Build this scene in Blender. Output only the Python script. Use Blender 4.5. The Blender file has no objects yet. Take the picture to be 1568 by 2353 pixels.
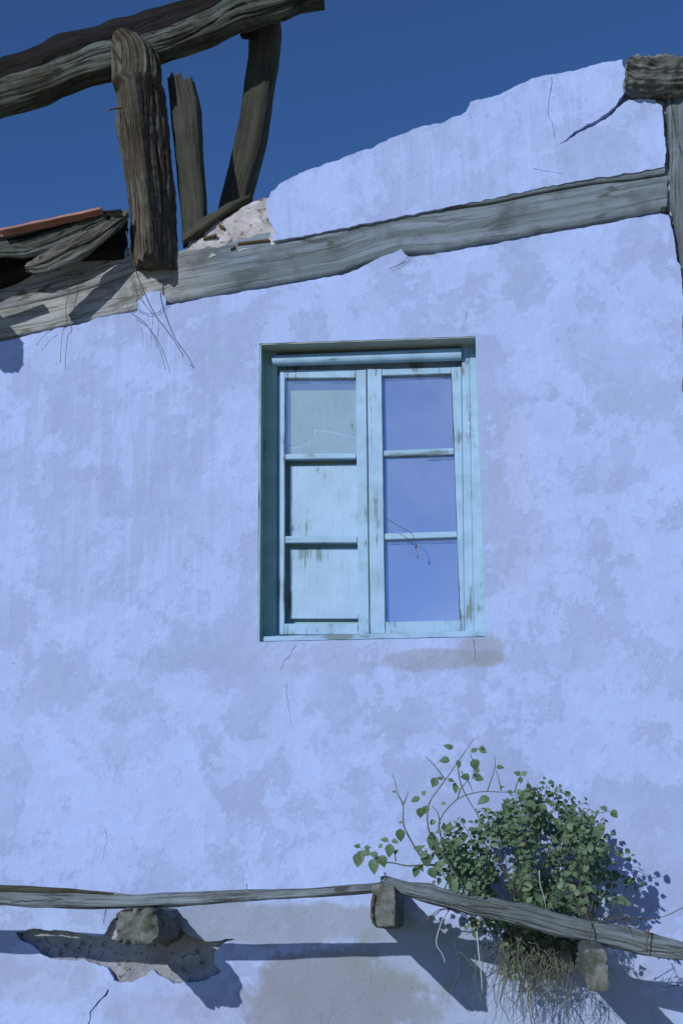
import bpy, bmesh, math, random
import numpy as np
from mathutils import Vector, Matrix, noise
from mathutils.geometry import delaunay_2d_cdt

SC = bpy.context.scene
COL = SC.collection
rnd = random.Random(7)

# ------------------------------------------------------------------ camera
YAW, PITCH, ROLL = math.radians(5.0), math.radians(16.3), math.radians(0.6)
CAM = Vector((0.9, -6.25, 1.6))
FPX = 50.0 / 36.0 * 2352.0
_f = Vector((-math.sin(YAW) * math.cos(PITCH), math.cos(YAW) * math.cos(PITCH), math.sin(PITCH)))
_r0 = Vector((math.cos(YAW), math.sin(YAW), 0))
_u0 = _r0.cross(_f)
_r = _r0 * math.cos(ROLL) - _u0 * math.sin(ROLL)
_u = _u0 * math.cos(ROLL) + _r0 * math.sin(ROLL)
cd = bpy.data.cameras.new('camera')
cd.sensor_fit = 'VERTICAL'; cd.sensor_height = 36.0; cd.lens = 50.0
cd.clip_start = 0.1; cd.clip_end = 2000
cam = bpy.data.objects.new('camera', cd); COL.objects.link(cam)
M = Matrix((_r, _u, -_f)).transposed().to_4x4(); M.translation = CAM
cam.matrix_world = M
SC.camera = cam

# ------------------------------------------------------------------ sun and sky
DSUN = Vector((0.57, 1.0, -0.57)).normalized()
el = math.asin(-DSUN.z)
w = bpy.data.worlds.new('World'); SC.world = w; w.use_nodes = True
sk = w.node_tree.nodes.new('ShaderNodeTexSky'); sk.sky_type = 'NISHITA'; sk.sun_disc = False
sk.sun_elevation = el; sk.sun_rotation = math.atan2(-DSUN.x, -DSUN.y)
sk.altitude = 3000; sk.air_density = 1.0; sk.dust_density = 0.0; sk.ozone_density = 10.0
bg = w.node_tree.nodes['Background']; bg.inputs[1].default_value = 0.115
w.node_tree.links.new(sk.outputs[0], bg.inputs[0])
ld = bpy.data.lights.new('sun', 'SUN'); ld.energy = 4.0; ld.angle = math.radians(0.5); ld.color = (1.0, 0.965, 0.91)
lo = bpy.data.objects.new('sun', ld); COL.objects.link(lo)
lo.rotation_euler = DSUN.to_track_quat('-Z', 'Y').to_euler(); lo.location = (-5, -8, 8)
SC.view_settings.view_transform = 'Standard'; SC.view_settings.look = 'None'
SC.view_settings.gamma = 1.0; SC.view_settings.exposure = 0.0


def at(px, py, d=0.0):
    """point on the plane d metres in front of the wall"""
    v = _f * FPX + _r * (px - 784.0) - _u * (py - 1176.0)
    t = (-d - CAM.y) / v.y
    return CAM + v * t


# ------------------------------------------------------------------ object helpers
def tag(o, label=None, cat=None, group=None, kind=None):
    if label: o['label'] = label
    if cat: o['category'] = cat
    if group: o['group'] = group
    if kind: o['kind'] = kind
    return o


def empty(name, loc, label, cat, group=None):
    o = bpy.data.objects.new(name, None); COL.objects.link(o); o.location = loc
    o.empty_display_size = 0.1
    return tag(o, label, cat, group)


def wloc(o):
    l = Vector(o.location)
    return l + (wloc(o.parent) if o.parent else Vector())


def link(name, bm, mat, parent=None, smooth=True, origin=None):
    me = bpy.data.meshes.new(name)
    base = wloc(parent) if parent else (Vector(origin) if origin else Vector())
    if origin and parent: base = Vector(origin)
    bmesh.ops.translate(bm, verts=bm.verts, vec=-base)
    bmesh.ops.recalc_face_normals(bm, faces=bm.faces)
    bm.to_mesh(me); bm.free()
    for p in me.polygons: p.use_smooth = smooth
    for m in (mat if isinstance(mat, (list, tuple)) else [mat]): me.materials.append(m)
    if any(p.material_index for p in me.polygons) and len(me.materials) == 1: me.materials.append(CAPS.get(me.materials[0].name, me.materials[0]))
    o = bpy.data.objects.new(name, me); COL.objects.link(o)
    if parent:
        o.parent = parent
        if origin: o.location = base - wloc(parent)
    else:
        o.location = base
    return o


CAPS = {}


def centre(bm):
    n = len(bm.verts); s = Vector()
    for v in bm.verts: s += v.co
    s /= max(n, 1); s.z = min(v.co.z for v in bm.verts)
    return tuple(s)


def catmull(vals, ts, t):
    """vals: list of numpy arrays at params ts"""
    i = int(np.searchsorted(ts, t)) - 1
    i = max(0, min(len(ts) - 2, i))
    a, b = ts[i], ts[i + 1]
    k = 0 if b == a else (t - a) / (b - a)
    p1, p2 = vals[i], vals[i + 1]
    p0 = vals[i - 1] if i > 0 else 2 * p1 - p2
    p3 = vals[i + 2] if i + 2 < len(vals) else 2 * p2 - p1
    return 0.5 * ((2 * p1) + (-p0 + p2) * k + (2 * p0 - 5 * p1 + 4 * p2 - p3) * k * k + (-p0 + 3 * p1 - 3 * p2 + p3) * k ** 3)


def sweep(bm, stations, nseg=32, step=0.014, rough=0.006, crack=0.012, seed=0, jag=0.02, linear=False, ncr=3, wob=0.006, iso=0.0):
    """stations: (C, U, V, n): superellipse section of half-vectors U, V, exponent n"""
    S = [np.array(list(c) + list(u) + list(v) + [n]) for c, u, v, n in stations]
    ts = [0.0]
    for a, b in zip(S[:-1], S[1:]): ts.append(ts[-1] + max(1e-4, float(np.linalg.norm(b[:3] - a[:3]))))
    L = ts[-1]; n = max(3, int(L / step))
    uvl = bm.loops.layers.uv.verify()
    rs = random.Random(seed)
    cracks = [(rs.uniform(0, 6.28), rs.uniform(.025, .06), rs.uniform(.4, 1)) for _ in range(ncr)]
    rings = []; off = seed * 13.7
    for k in range(n + 1):
        t = L * k / n
        q = catmull(S, ts, t)
        if linear:
            i = max(0, min(len(ts) - 2, int(np.searchsorted(ts, t)) - 1)); kk = (t - ts[i]) / (ts[i + 1] - ts[i])
            q = S[i] * (1 - kk) + S[i + 1] * kk
        C, U, V, e = Vector(q[:3]), Vector(q[3:6]), Vector(q[6:9]), max(0.7, q[9])
        R = (U.length + V.length) / 2
        th = np.linspace(0, 2 * math.pi, 361); cc = np.cos(th); ss = np.sin(th)
        cc = np.sign(cc) * np.abs(cc) ** (2 / e); ss = np.sign(ss) * np.abs(ss) ** (2 / e)
        pw = cc[:, None] * q[3:6] + ss[:, None] * q[6:9]
        al = np.concatenate([[0], np.cumsum(np.linalg.norm(np.diff(pw, axis=0), axis=1))])
        tg = np.linspace(0, al[-1], nseg + 1)[:-1]
        CC = np.interp(tg, al, cc); SS = np.interp(tg, al, ss); R = al[-1] / 6.283
        C = C + Vector((noise.noise(Vector((t * 5, off, 1))), 0, noise.noise(Vector((t * 5, off, 9))))) * wob
        ring = []
        T = Vector(catmull(S, ts, min(L, t + .01))[:3]) - Vector(catmull(S, ts, max(0, t - .01))[:3])
        if T.length > 0: T.normalize()
        endj = 1.0 if k in (0, n) else 0.0
        for j in range(nseg):
            a = 2 * math.pi * j / nseg
            ca, sa = math.cos(a), math.sin(a)
            c = float(CC[j]); s = float(SS[j])
            g = noise.fractal(Vector((ca * 3.2, sa * 3.2, t * 1.3 + off)), 1.0, 2.0, 3) * rough * (.5 if e > 5 else 1)
            g += noise.fractal(Vector((ca * 9, sa * 9, t * 2.6 + off + 50)), 1.0, 2.0, 3) * rough * .8
            g += noise.noise(Vector((ca, sa, t * 9 + off))) * rough * .7 + noise.fractal(Vector((ca * 24, sa * 24, t * 5 + off)), 1.0, 2.0, 2) * rough * .45
            for (ac, wc, dc) in cracks:
                aa = ac + noise.noise(Vector((t * 2.2, ac, off))) * .5
                da = abs((a - aa + math.pi) % (2 * math.pi) - math.pi)
                pres = max(0, min(1, .5 + 2 * noise.noise(Vector((t * 1.5, ac * 3, off + 7)))))
                g -= crack * dc * pres * math.exp(-(da / wc) ** 2)
            p = C + U * c + V * s
            dr = (p - C)
            if dr.length > 1e-6: p = p + dr.normalized() * g
            if iso: p = p + (p - C).normalized() * iso * noise.fractal(p * 24, 1, 2, 4)
            if endj: p = p + T * jag * noise.noise(Vector((ca * 4, sa * 4, off + k)))
            ring.append(bm.verts.new(p))
        rings.append((ring, C, T, R, t))
    def quad(r1, r2, t1, t2, R):
        for j in range(nseg):
            j2 = (j + 1) % nseg
            f = bm.faces.new((r1[j], r1[j2], r2[j2], r2[j]))
            us = (j, j + 1, j + 1, j); tv = (t1, t1, t2, t2)
            for lp, uu, tt in zip(f.loops, us, tv): lp[uvl].uv = (uu / nseg * 6.28 * R, tt)
    for (r1, c1, T1, R1, t1), (r2, c2, T2, R2, t2) in zip(rings[:-1], rings[1:]): quad(r1, r2, t1, t2, R1)
    for end in (0, -1):
        ring, C, T, R, t = rings[end]
        P_ = [v.co.copy() for v in ring]; w_ = max(2, nseg // 10)
        SM = [sum((P_[(q_ + o_) % nseg] for o_ in range(-w_, w_ + 1)), Vector()) / (2 * w_ + 1) for q_ in range(nseg)]
        prev = ring; sg = -1 if end == 0 else 1
        m = sum((v.co for v in ring), Vector()) / nseg
        for q_ in range(nseg):
            e_ = bm.edges.get((ring[q_], ring[(q_ + 1) % nseg]))
            if e_: e_.smooth = False
        for fr in (.96, .86, .74, .6, .45, .3, .15):
            nr = []
            for v, sv in zip(P_, SM):
                k_ = min(1, max(0, (1 - fr) * 5))
                p = m + (v.lerp(sv, k_) - m) * fr
                p = p + T * (jag * .5 * noise.fractal(p * 22 + Vector((off, 0, 0)), 1, 2, 3) + sg * .002 * (1 - fr))
                nr.append(bm.verts.new(p))
            for j in range(nseg):
                j2 = (j + 1) % nseg
                f = bm.faces.new((prev[j], prev[j2], nr[j2], nr[j]))
                f.material_index = 1
                for lp in f.loops: lp[uvl].uv = ((lp.vert.co - m).x * 1.0, t + (lp.vert.co - m).z)
            prev = nr
        cv = bm.verts.new(m)
        for j in range(nseg):
            f = bm.faces.new((prev[j], prev[(j + 1) % nseg], cv)); f.material_index = 1
            for lp in f.loops: lp[uvl].uv = ((lp.vert.co - m).x, t + (lp.vert.co - m).z)
    return bm


def interp(poly, v, ax):
    pts = sorted(poly, key=lambda p: p[ax])
    return float(np.interp(v, [p[ax] for p in pts], [p[1 - ax] for p in pts]))


def edge_stations(A, B, ax, d, t, n=22, e=3.0, lo=None, hi=None, vdir=None):
    """A, B: two silhouette edges in picture pixels; d depth (number or two ends), t half thickness"""
    lo = max(min(p[ax] for p in A), min(p[ax] for p in B)) if lo is None else lo
    hi = min(max(p[ax] for p in A), max(p[ax] for p in B)) if hi is None else hi
    out = []
    for k in range(n + 1):
        f = k / n; v = lo + (hi - lo) * f
        dd = d(v) if callable(d) else (d if not isinstance(d, tuple) else d[0] + (d[1] - d[0]) * f)
        tt = t(v) if callable(t) else (t if not isinstance(t, tuple) else t[0] + (t[1] - t[0]) * f)
        ee = e(v) if callable(e) else e
        a, b = interp(A, v, ax), interp(B, v, ax)
        pa, pb = (at(v, a, dd), at(v, b, dd)) if ax == 0 else (at(a, v, dd), at(b, v, dd))
        out.append(((pa + pb) / 2, (pb - pa) / 2, Vector((0, -tt, 0)), ee))
    return out


def tube(bm, pts, r0, r1=None, seg=5, sub=4, jit=0.0):
    r1 = r0 if r1 is None else r1
    P = [np.array(p) for p in pts]; ts = list(range(len(P)))
    n = (len(P) - 1) * sub
    rings = []
    prevT = None
    for k in range(n + 1):
        t = k / sub
        c = Vector(catmull(P, ts, t)); c2 = Vector(catmull(P, ts, min(len(P) - 1, t + .1))); c1 = Vector(catmull(P, ts, max(0, t - .1)))
        T = (c2 - c1).normalized() if (c2 - c1).length > 1e-9 else Vector((0, 0, 1))
        X = T.cross(Vector((0.31, 0.9, 0.2))).normalized(); Y = T.cross(X)
        r = (r0 + (r1 - r0) * k / n) * (1 + jit * rnd.uniform(-1, 1))
        rings.append([bm.verts.new(c + X * r * math.cos(6.2832 * j / seg) + Y * r * math.sin(6.2832 * j / seg)) for j in range(seg)])
    for a, b in zip(rings[:-1], rings[1:]):
        for j in range(seg): bm.faces.new((a[j], a[(j + 1) % seg], b[(j + 1) % seg], b[j]))
    bm.faces.new(rings[0]); bm.faces.new(rings[-1])


def resample(poly, step=0.012, jit=0.004, seed=0, closed=True):
    out = []; n = len(poly)
    for i in range(n if closed else n - 1):
        a = Vector(poly[i]); b = Vector(poly[(i + 1) % n])
        L = (b - a).length; m = max(1, int(L / step))
        for k in range(m):
            p = a.lerp(b, k / m)
            q = Vector((p.x * 22, p.y * 22, seed))
            o = Vector((noise.fractal(q, 1, 2, 3), noise.fractal(q + Vector((40, 9, 3)), 1, 2, 3)))
            out.append(p + o * jit)
    return out


def pxz(pts, d=0.0):
    return [(v.x, v.z) for v in (at(x, y, d) for x, y in pts)]


def inside(P, poly):
    x, y = P[:, 0], P[:, 1]; r = np.zeros(len(P), bool)
    q = np.array(poly); j = len(q) - 1
    for i in range(len(q)):
        xi, yi = q[i]; xj, yj = q[j]
        if yi != yj:
            c = ((yi > y) != (yj > y)) & (x < (xj - xi) * (y - yi) / (yj - yi) + xi)
            r ^= c
        j = i
    return r


def slab(outline, holes, y0, thick, spacing=0.05, disp=None, back=False):
    """outline and holes in wall-plane metres (x, z); returns a bmesh with an uneven front"""
    loops = [outline] + list(holes)
    V = []; E = []
    for lp in loops:
        b = len(V); n = len(lp)
        V += [Vector((p[0], p[1])) for p in lp]
        E += [(b + i, b + (i + 1) % n) for i in range(n)]
    xs = [p[0] for p in outline]; zs = [p[1] for p in outline]
    gx = np.arange(min(xs), max(xs), spacing); gz = np.arange(min(zs), max(zs), spacing)
    G = np.array([(x + (spacing / 2 if k % 2 else 0), z) for k, z in enumerate(gz) for x in gx])
    if len(G):
        G = G + np.random.RandomState(3).uniform(-.2, .2, G.shape) * spacing
        ok = inside(G, [tuple(p) for p in outline])
        for h in holes: ok &= ~inside(G, [tuple(p) for p in h])
        V += [Vector(g) for g in G[ok]]
    vo, eo, fo, *_ = delaunay_2d_cdt(V, E, [], 0, 1e-5)
    P = np.array([(v.x, v.y) for v in vo])
    cen = np.array([P[list(f)].mean(0) for f in fo])
    ok = inside(cen, [tuple(p) for p in outline])
    for h in holes: ok &= ~inside(cen, [tuple(p) for p in h])
    bm = bmesh.new()
    vs = [bm.verts.new((p[0], y0 - (disp(p[0], p[1]) if disp else 0), p[1])) for p in P]
    for f, k in zip(fo, ok):
        if k:
            try: bm.faces.new([vs[i] for i in f])
            except ValueError: pass
    bmesh.ops.delete(bm, geom=[v for v in bm.verts if not v.link_faces], context='VERTS')
    bnd = [e for e in bm.edges if len(e.link_faces) == 1]
    nb = {}
    def bk(v):
        if v not in nb: nb[v] = bm.verts.new((v.co.x, y0 + thick, v.co.z))
        return nb[v]
    for e in bnd:
        a, b = e.verts
        bm.faces.new((a, b, bk(b), bk(a))); e.smooth = False
    if back:
        for f in [f for f in bm.faces if all(v not in nb.values() for v in f.verts)]:
            pass
    return bm


def crack_poly(pts, w0, w1=None, d=0.0):
    """thin closed outline round a picture polyline, widths in pixels"""
    w1 = w0 if w1 is None else w1
    L = []; R = []; n = len(pts)
    for i, (x, y) in enumerate(pts):
        a = pts[max(0, i - 1)]; b = pts[min(n - 1, i + 1)]
        tx, ty = b[0] - a[0], b[1] - a[1]; l = math.hypot(tx, ty) or 1
        ww = (w0 + (w1 - w0) * i / (n - 1)) / 2 * (1 + .3 * math.sin(i * 2.3))
        L.append((x - ty / l * ww, y + tx / l * ww)); R.append((x + ty / l * ww, y - tx / l * ww))
    return pxz(L + R[::-1], d)


def quadboard(bm, q, d0, d1, bev=0.0022, sub=1):
    """q: four picture corners TL TR BR BL measured at depth d0 (front); d1 is the back"""
    f = [at(x, y, d0) for x, y in q]
    b = [Vector((p.x, -d1, p.z)) for p in f]
    tmp = bmesh.new()
    vf = [tmp.verts.new(p) for p in f]; vb = [tmp.verts.new(p) for p in b]
    tmp.faces.new(vf); tmp.faces.new(vb[::-1])
    for i in range(4):
        j = (i + 1) % 4; tmp.faces.new((vf[i], vb[i], vb[j], vf[j]))
    bmesh.ops.recalc_face_normals(tmp, faces=tmp.faces)
    if bev: bmesh.ops.bevel(tmp, geom=list(tmp.edges), offset=bev, segments=2, affect='EDGES')
    me = bpy.data.meshes.new('tmp'); tmp.to_mesh(me); tmp.free(); bm.from_mesh(me); bpy.data.meshes.remove(me)


# ------------------------------------------------------------------ materials
class NT:
    def __init__(s, name, rough=0.8, spec=0.3):
        s.m = bpy.data.materials.new(name); s.m.use_nodes = True
        s.t = s.m.node_tree; s.b = s.t.nodes['Principled BSDF']
        s.b.inputs['Roughness'].default_value = rough
        s.b.inputs['Specular IOR Level'].default_value = spec
        s.tc = s.t.nodes.new('ShaderNodeTexCoord'); s.geo = s.t.nodes.new('ShaderNodeNewGeometry')
        s.pos = s.geo.outputs['Position']
    def l(s, a, b): s.t.links.new(a, b)
    def map(s, src, scale=(1, 1, 1), loc=(0, 0, 0), rot=(0, 0, 0)):
        n = s.t.nodes.new('ShaderNodeMapping'); s.l(src, n.inputs[0])
        n.inputs['Scale'].default_value = scale; n.inputs['Location'].default_value = loc; n.inputs['Rotation'].default_value = rot
        return n.outputs[0]
    def noise(s, src, scale=5, detail=5, rough=.55, dist=0):
        n = s.t.nodes.new('ShaderNodeTexNoise'); s.l(src, n.inputs['Vector'])
        for k, v in (('Scale', scale), ('Detail', detail), ('Roughness', rough), ('Distortion', dist)): n.inputs[k].default_value = v
        return n.outputs['Fac']
    def vor(s, src, scale=5, feat='F1'):
        n = s.t.nodes.new('ShaderNodeTexVoronoi'); n.feature = feat; s.l(src, n.inputs['Vector']); n.inputs['Scale'].default_value = scale
        return n.outputs['Distance']
    def ramp(s, src, a, b, lo=0.0, hi=1.0):
        n = s.t.nodes.new('ShaderNodeMapRange'); s.l(src, n.inputs[0]); n.interpolation_type = 'SMOOTHSTEP'
        for i, v in enumerate((a, b, lo, hi)): n.inputs[i + 1].default_value = v
        return n.outputs[0]
    def math(s, op, a, b=None, c=None):
        n = s.t.nodes.new('ShaderNodeMath'); n.operation = op
        for i, v in enumerate((a, b, c)):
            if v is None: continue
            if isinstance(v, (int, float)): n.inputs[i].default_value = v
            else: s.l(v, n.inputs[i])
        return n.outputs[0]
    def mix(s, f, a, b, mode='MIX'):
        n = s.t.nodes.new('ShaderNodeMix'); n.data_type = 'RGBA'; n.blend_type = mode
        for i, v in ((0, f), (6, a), (7, b)):
            if isinstance(v, (int, float)): n.inputs[i].default_value = v
            elif isinstance(v, tuple): n.inputs[i].default_value = (*v, 1)
            else: s.l(v, n.inputs[i])
        return n.outputs[2]
    def col(s, c): s.l(c, s.b.inputs['Base Color'])
    def bump(s, h, strength=.3, dist=.005, prev=None):
        n = s.t.nodes.new('ShaderNodeBump'); n.inputs['Strength'].default_value = strength; n.inputs['Distance'].default_value = dist
        s.l(h, n.inputs['Height'])
        if prev: s.l(prev, n.inputs['Normal'])
        s.l(n.outputs[0], s.b.inputs['Normal']); return n.outputs[0]
    def sep(s):
        n = s.t.nodes.new('ShaderNodeSeparateXYZ'); s.l(s.pos, n.inputs[0]); return n.outputs
    def blob(s, c, rx, rz, nz=None, k=.5):
        """soft-edged stain mask round world point c with its own uneven outline"""
        m = s.map(s.pos, (1 / rx, 0, 1 / rz), (-c[0] / rx, 0, -c[2] / rz))
        n = s.t.nodes.new('ShaderNodeVectorMath'); n.operation = 'LENGTH'; s.l(m, n.inputs[0])
        v = n.outputs['Value']
        if nz: v = s.math('ADD', v, s.math('MULTIPLY', s.math('SUBTRACT', nz, .5), k))
        return v


def plaster_mat():
    N = NT('limewashed_plaster', .92, .2)
    P = N.pos
    warp = N.noise(P, 1.1, 3)
    big = N.noise(P, 1.3, 5, .6, .3)
    n1 = N.noise(P, 2.6, 9, .68, .25)
    n2 = N.noise(N.map(P, (1, 1, .7), (3, 1, 5)), 7.5, 8, .7, .2)
    st = N.noise(N.map(P, (13, 1, 1.1)), 1.0, 6, .6)
    st2 = N.noise(N.map(P, (30, 1, 2.0), (5, 0, 2)), 1.0, 5, .6)
    xyz = N.sep()
    left = N.ramp(xyz[0], .2, -.55)                       # streaks run down the left of the wall and the gable
    gab = N.ramp(xyz[2], at(0, 640)[2], at(0, 600)[2])
    sm = N.math('MAXIMUM', N.math('MULTIPLY', left, N.ramp(xyz[2], at(0, 1800)[2], at(0, 1200)[2])), N.math('MULTIPLY', gab, .8))
    patch = N.ramp(N.math('ADD', n1, N.math('MULTIPLY', N.math('SUBTRACT', big, .5), .9)), .475, .50)
    fine = N.ramp(N.math('ADD', n2, N.math('MULTIPLY', N.math('SUBTRACT', n1, .5), .8)), .53, .57)
    strk = N.ramp(N.math('ADD', st, N.math('MULTIPLY', N.math('SUBTRACT', big, .5), .7)), .46, .54)
    p = N.mix(N.math('MULTIPLY', sm, .7), patch, strk)
    vary = N.ramp(N.noise(N.map(P, (1, 1, 1), (4, 4, 8)), 1.7, 4), .36, .64, .25, .85)
    hue = N.mix(N.ramp(N.noise(N.map(P, (1, 1, 1), (8, 1, 3)), 3.0, 6), .42, .58), (.250, .315, .545), (.238, .322, .525))
    c = N.mix(N.math('MULTIPLY', p, vary), (.298, .398, .685), hue)
    soft = N.ramp(N.noise(N.map(P, (1, 1, .8), (1, 8, 2)), 4.2, 10, .72), .35, .68)
    c = N.mix(N.math('MULTIPLY', soft, .38), c, (.250, .322, .545))
    c = N.mix(N.math('MULTIPLY', fine, .5), c, (.245, .31, .54))
    c = N.mix(N.math('MULTIPLY', N.ramp(st2, .5, .7), N.math('MULTIPLY', sm, .65)), c, (.24, .305, .53))
    # clean, freshly limed band under the timber
    cl = N.ramp(N.noise(N.map(P, (1, 1, 1), (9, 2, 2)), 3.2, 9, .7), .52, .56)
    c = N.mix(N.math('MULTIPLY', cl, .6), c, (.315, .415, .72))
    # greenish-brown damp stains
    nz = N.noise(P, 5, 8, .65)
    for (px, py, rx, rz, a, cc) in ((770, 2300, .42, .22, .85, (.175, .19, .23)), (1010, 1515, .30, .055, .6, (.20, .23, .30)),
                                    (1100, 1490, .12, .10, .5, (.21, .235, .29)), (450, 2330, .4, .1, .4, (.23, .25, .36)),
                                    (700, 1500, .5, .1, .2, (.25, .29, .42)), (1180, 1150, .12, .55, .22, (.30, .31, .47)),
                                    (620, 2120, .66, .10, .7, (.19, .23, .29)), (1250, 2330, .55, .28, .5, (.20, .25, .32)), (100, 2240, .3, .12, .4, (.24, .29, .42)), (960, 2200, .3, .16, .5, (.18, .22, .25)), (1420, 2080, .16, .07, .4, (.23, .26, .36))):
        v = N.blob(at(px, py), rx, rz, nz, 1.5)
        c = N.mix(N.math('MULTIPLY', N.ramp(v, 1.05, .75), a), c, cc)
    # small dark specks
    sp = N.ramp(N.noise(N.map(P, (1, 1, 1), (2, 7, 1)), 38, 2, .5), .735, .79)
    c = N.mix(N.math('MULTIPLY', sp, .5), c, (.14, .17, .22))
    N.col(c)
    b = N.bump(N.noise(P, 2.6, 6, .6), .5, .03)
    b = N.bump(N.noise(P, 9, 8, .62), .5, .012, b)
    b = N.bump(N.noise(P, 95, 4, .6), .25, .002, b)
    N.bump(N.math('MULTIPLY', N.math('MAXIMUM', N.math('MULTIPLY', p, vary), fine), -1.0), .5, .002, b)
    return N.m


def rubble_mat():
    N = NT('old_earth_mortar', .95, .1); P = N.pos
    n = N.noise(P, 6, 8, .65, .3); n2 = N.noise(P, 28, 6, .7)
    c = N.mix(N.ramp(n, .4, .6), (.31, .34, .41), (.22, .235, .265))
    c = N.mix(N.math('MULTIPLY', N.ramp(n2, .56, .64), .7), c, (.10, .085, .06))
    vw = N.t.nodes.new('ShaderNodeVectorMath'); vw.operation = 'ADD'; N.l(P, vw.inputs[0])
    cx = N.t.nodes.new('ShaderNodeCombineXYZ'); N.l(N.math('MULTIPLY', n, .25), cx.inputs[0]); N.l(N.math('MULTIPLY', n2, .1), cx.inputs[2]); N.l(cx.outputs[0], vw.inputs[1])
    ve = N.math('MULTIPLY', N.ramp(N.vor(vw.outputs[0], 12, 'DISTANCE_TO_EDGE'), .03, .004), N.ramp(n2, .45, .6))
    c = N.mix(N.math('MULTIPLY', ve, .5), c, (.06, .055, .04))
    N.col(c); b = N.bump(n2, .9, .012); b = N.bump(N.noise(P, 90, 4), .5, .003, b); N.bump(N.math('MULTIPLY', ve, -1.0), .8, .01, b)
    return N.m


def infill_mat():
    N = NT('pale_infill', .95, .1); P = N.pos
    n = N.noise(N.map(P, (1, 1, 1.6)), 7, 7, .6, .2); n2 = N.noise(P, 24, 6, .7)
    c = N.mix(N.ramp(n, .42, .58), (.42, .42, .47), (.33, .325, .34))
    c = N.mix(N.math('MULTIPLY', N.ramp(n2, .57, .62), .85), c, (.11, .09, .055))
    c = N.mix(N.math('MULTIPLY', N.ramp(N.noise(N.map(P, (.6, 1, 2.2)), 14, 5), .62, .66), .9), c, (.13, .105, .05))
    N.col(c); b = N.bump(n2, .8, .012); N.bump(N.noise(P, 90, 4), .5, .003, b)
    return N.m


def wood(name, c1, c2, dark, warm=None, grain=1.0, bump=.6, stain=.5):
    N = NT(name, .88, .2)
    uv = N.map(N.tc.outputs['UV'], (1, 1, 1))
    g1 = N.noise(N.map(uv, (75 * grain, 2.4, 1)), 1.0, 6, .65, .4)
    g2 = N.noise(N.map(uv, (190 * grain, 9, 1), (3, 3, 0)), 1.0, 4, .6, .3)
    g3 = N.noise(N.map(uv, (24 * grain, 1.0, 1), (7, 1, 0)), 1.0, 6, .6, .45)
    n = N.noise(N.pos, 5, 7, .62)
    c = N.mix(N.ramp(g3, .35, .65), c1, c2)
    c = N.mix(N.math('MULTIPLY', N.ramp(n, .45, .65), stain), c, tuple(x * .55 for x in c2))
    if warm: c = N.mix(N.math('MULTIPLY', N.ramp(N.noise(N.pos, 7, 6, .7), .5, .62), .7), c, warm)
    c = N.mix(N.math('MULTIPLY', N.ramp(g1, .56, .68), .75), c, dark)
    c = N.mix(N.math('MULTIPLY', N.ramp(g2, .58, .7), .4), c, dark)
    wv = N.t.nodes.new('ShaderNodeVectorMath'); wv.operation = 'ADD'; N.l(N.map(uv, (26 * grain, 1.5, 1)), wv.inputs[0])
    cb_ = N.t.nodes.new('ShaderNodeCombineXYZ'); N.l(N.math('MULTIPLY', N.noise(N.map(uv, (4, 5, 1)), 1.0, 5, .6), 1.2), cb_.inputs[0]); N.l(cb_.outputs[0], wv.inputs[1])
    sp = N.math('MULTIPLY', N.ramp(N.vor(wv.outputs[0], 1.0, 'DISTANCE_TO_EDGE'), .045, .01), N.ramp(N.noise(N.map(uv, (9, 2.5, 1)), 1.0, 4), .44, .56))
    c = N.mix(N.math('MULTIPLY', sp, .85), c, dark)
    fl = N.ramp(N.noise(N.pos, 55, 4, .7), .62, .72)
    c = N.mix(N.math('MULTIPLY', fl, .35), c, dark)
    N.col(c)
    g1 = N.math('MAXIMUM', g1, N.math('MULTIPLY', sp, .9))
    b = N.bump(N.math('SUBTRACT', N.math('MULTIPLY', g3, .6), N.math('MULTIPLY', N.ramp(g1, .5, .7), .7)), bump, .008)
    N.bump(g2, .4, .002, b)
    return N.m


def paint(name, c1, c2, wear, amt=.5, axis='z', rough=.55):
    """old oil paint, worn along the grain of the board"""
    N = NT(name, rough, .4); P = N.pos
    sc = (34, 5, 2.2) if axis == 'z' else (2.2, 5, 34)
    g = N.noise(N.map(P, sc), 1.0, 6, .68, .5)
    g2 = N.noise(N.map(P, tuple(x * 3 for x in sc)), 1.0, 4, .6)
    n = N.noise(P, 4.5, 6, .6)
    c = N.mix(N.ramp(N.noise(P, 9, 5), .35, .65), c1, c2)
    m = N.ramp(N.math('ADD', g, N.math('MULTIPLY', N.math('SUBTRACT', n, .5), .9)), .70 - .12 * amt, .76 - .1 * amt)
    c = N.mix(N.math('MULTIPLY', N.ramp(g2, .52, .7), .25), c, tuple(x * .6 for x in c2))
    c = N.mix(N.math('MULTIPLY', m, .8), c, wear)
    N.col(c); b = N.bump(N.math('SUBTRACT', 1, m), .5, .0012); N.bump(g2, .3, .001, b)
    return N.m


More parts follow.
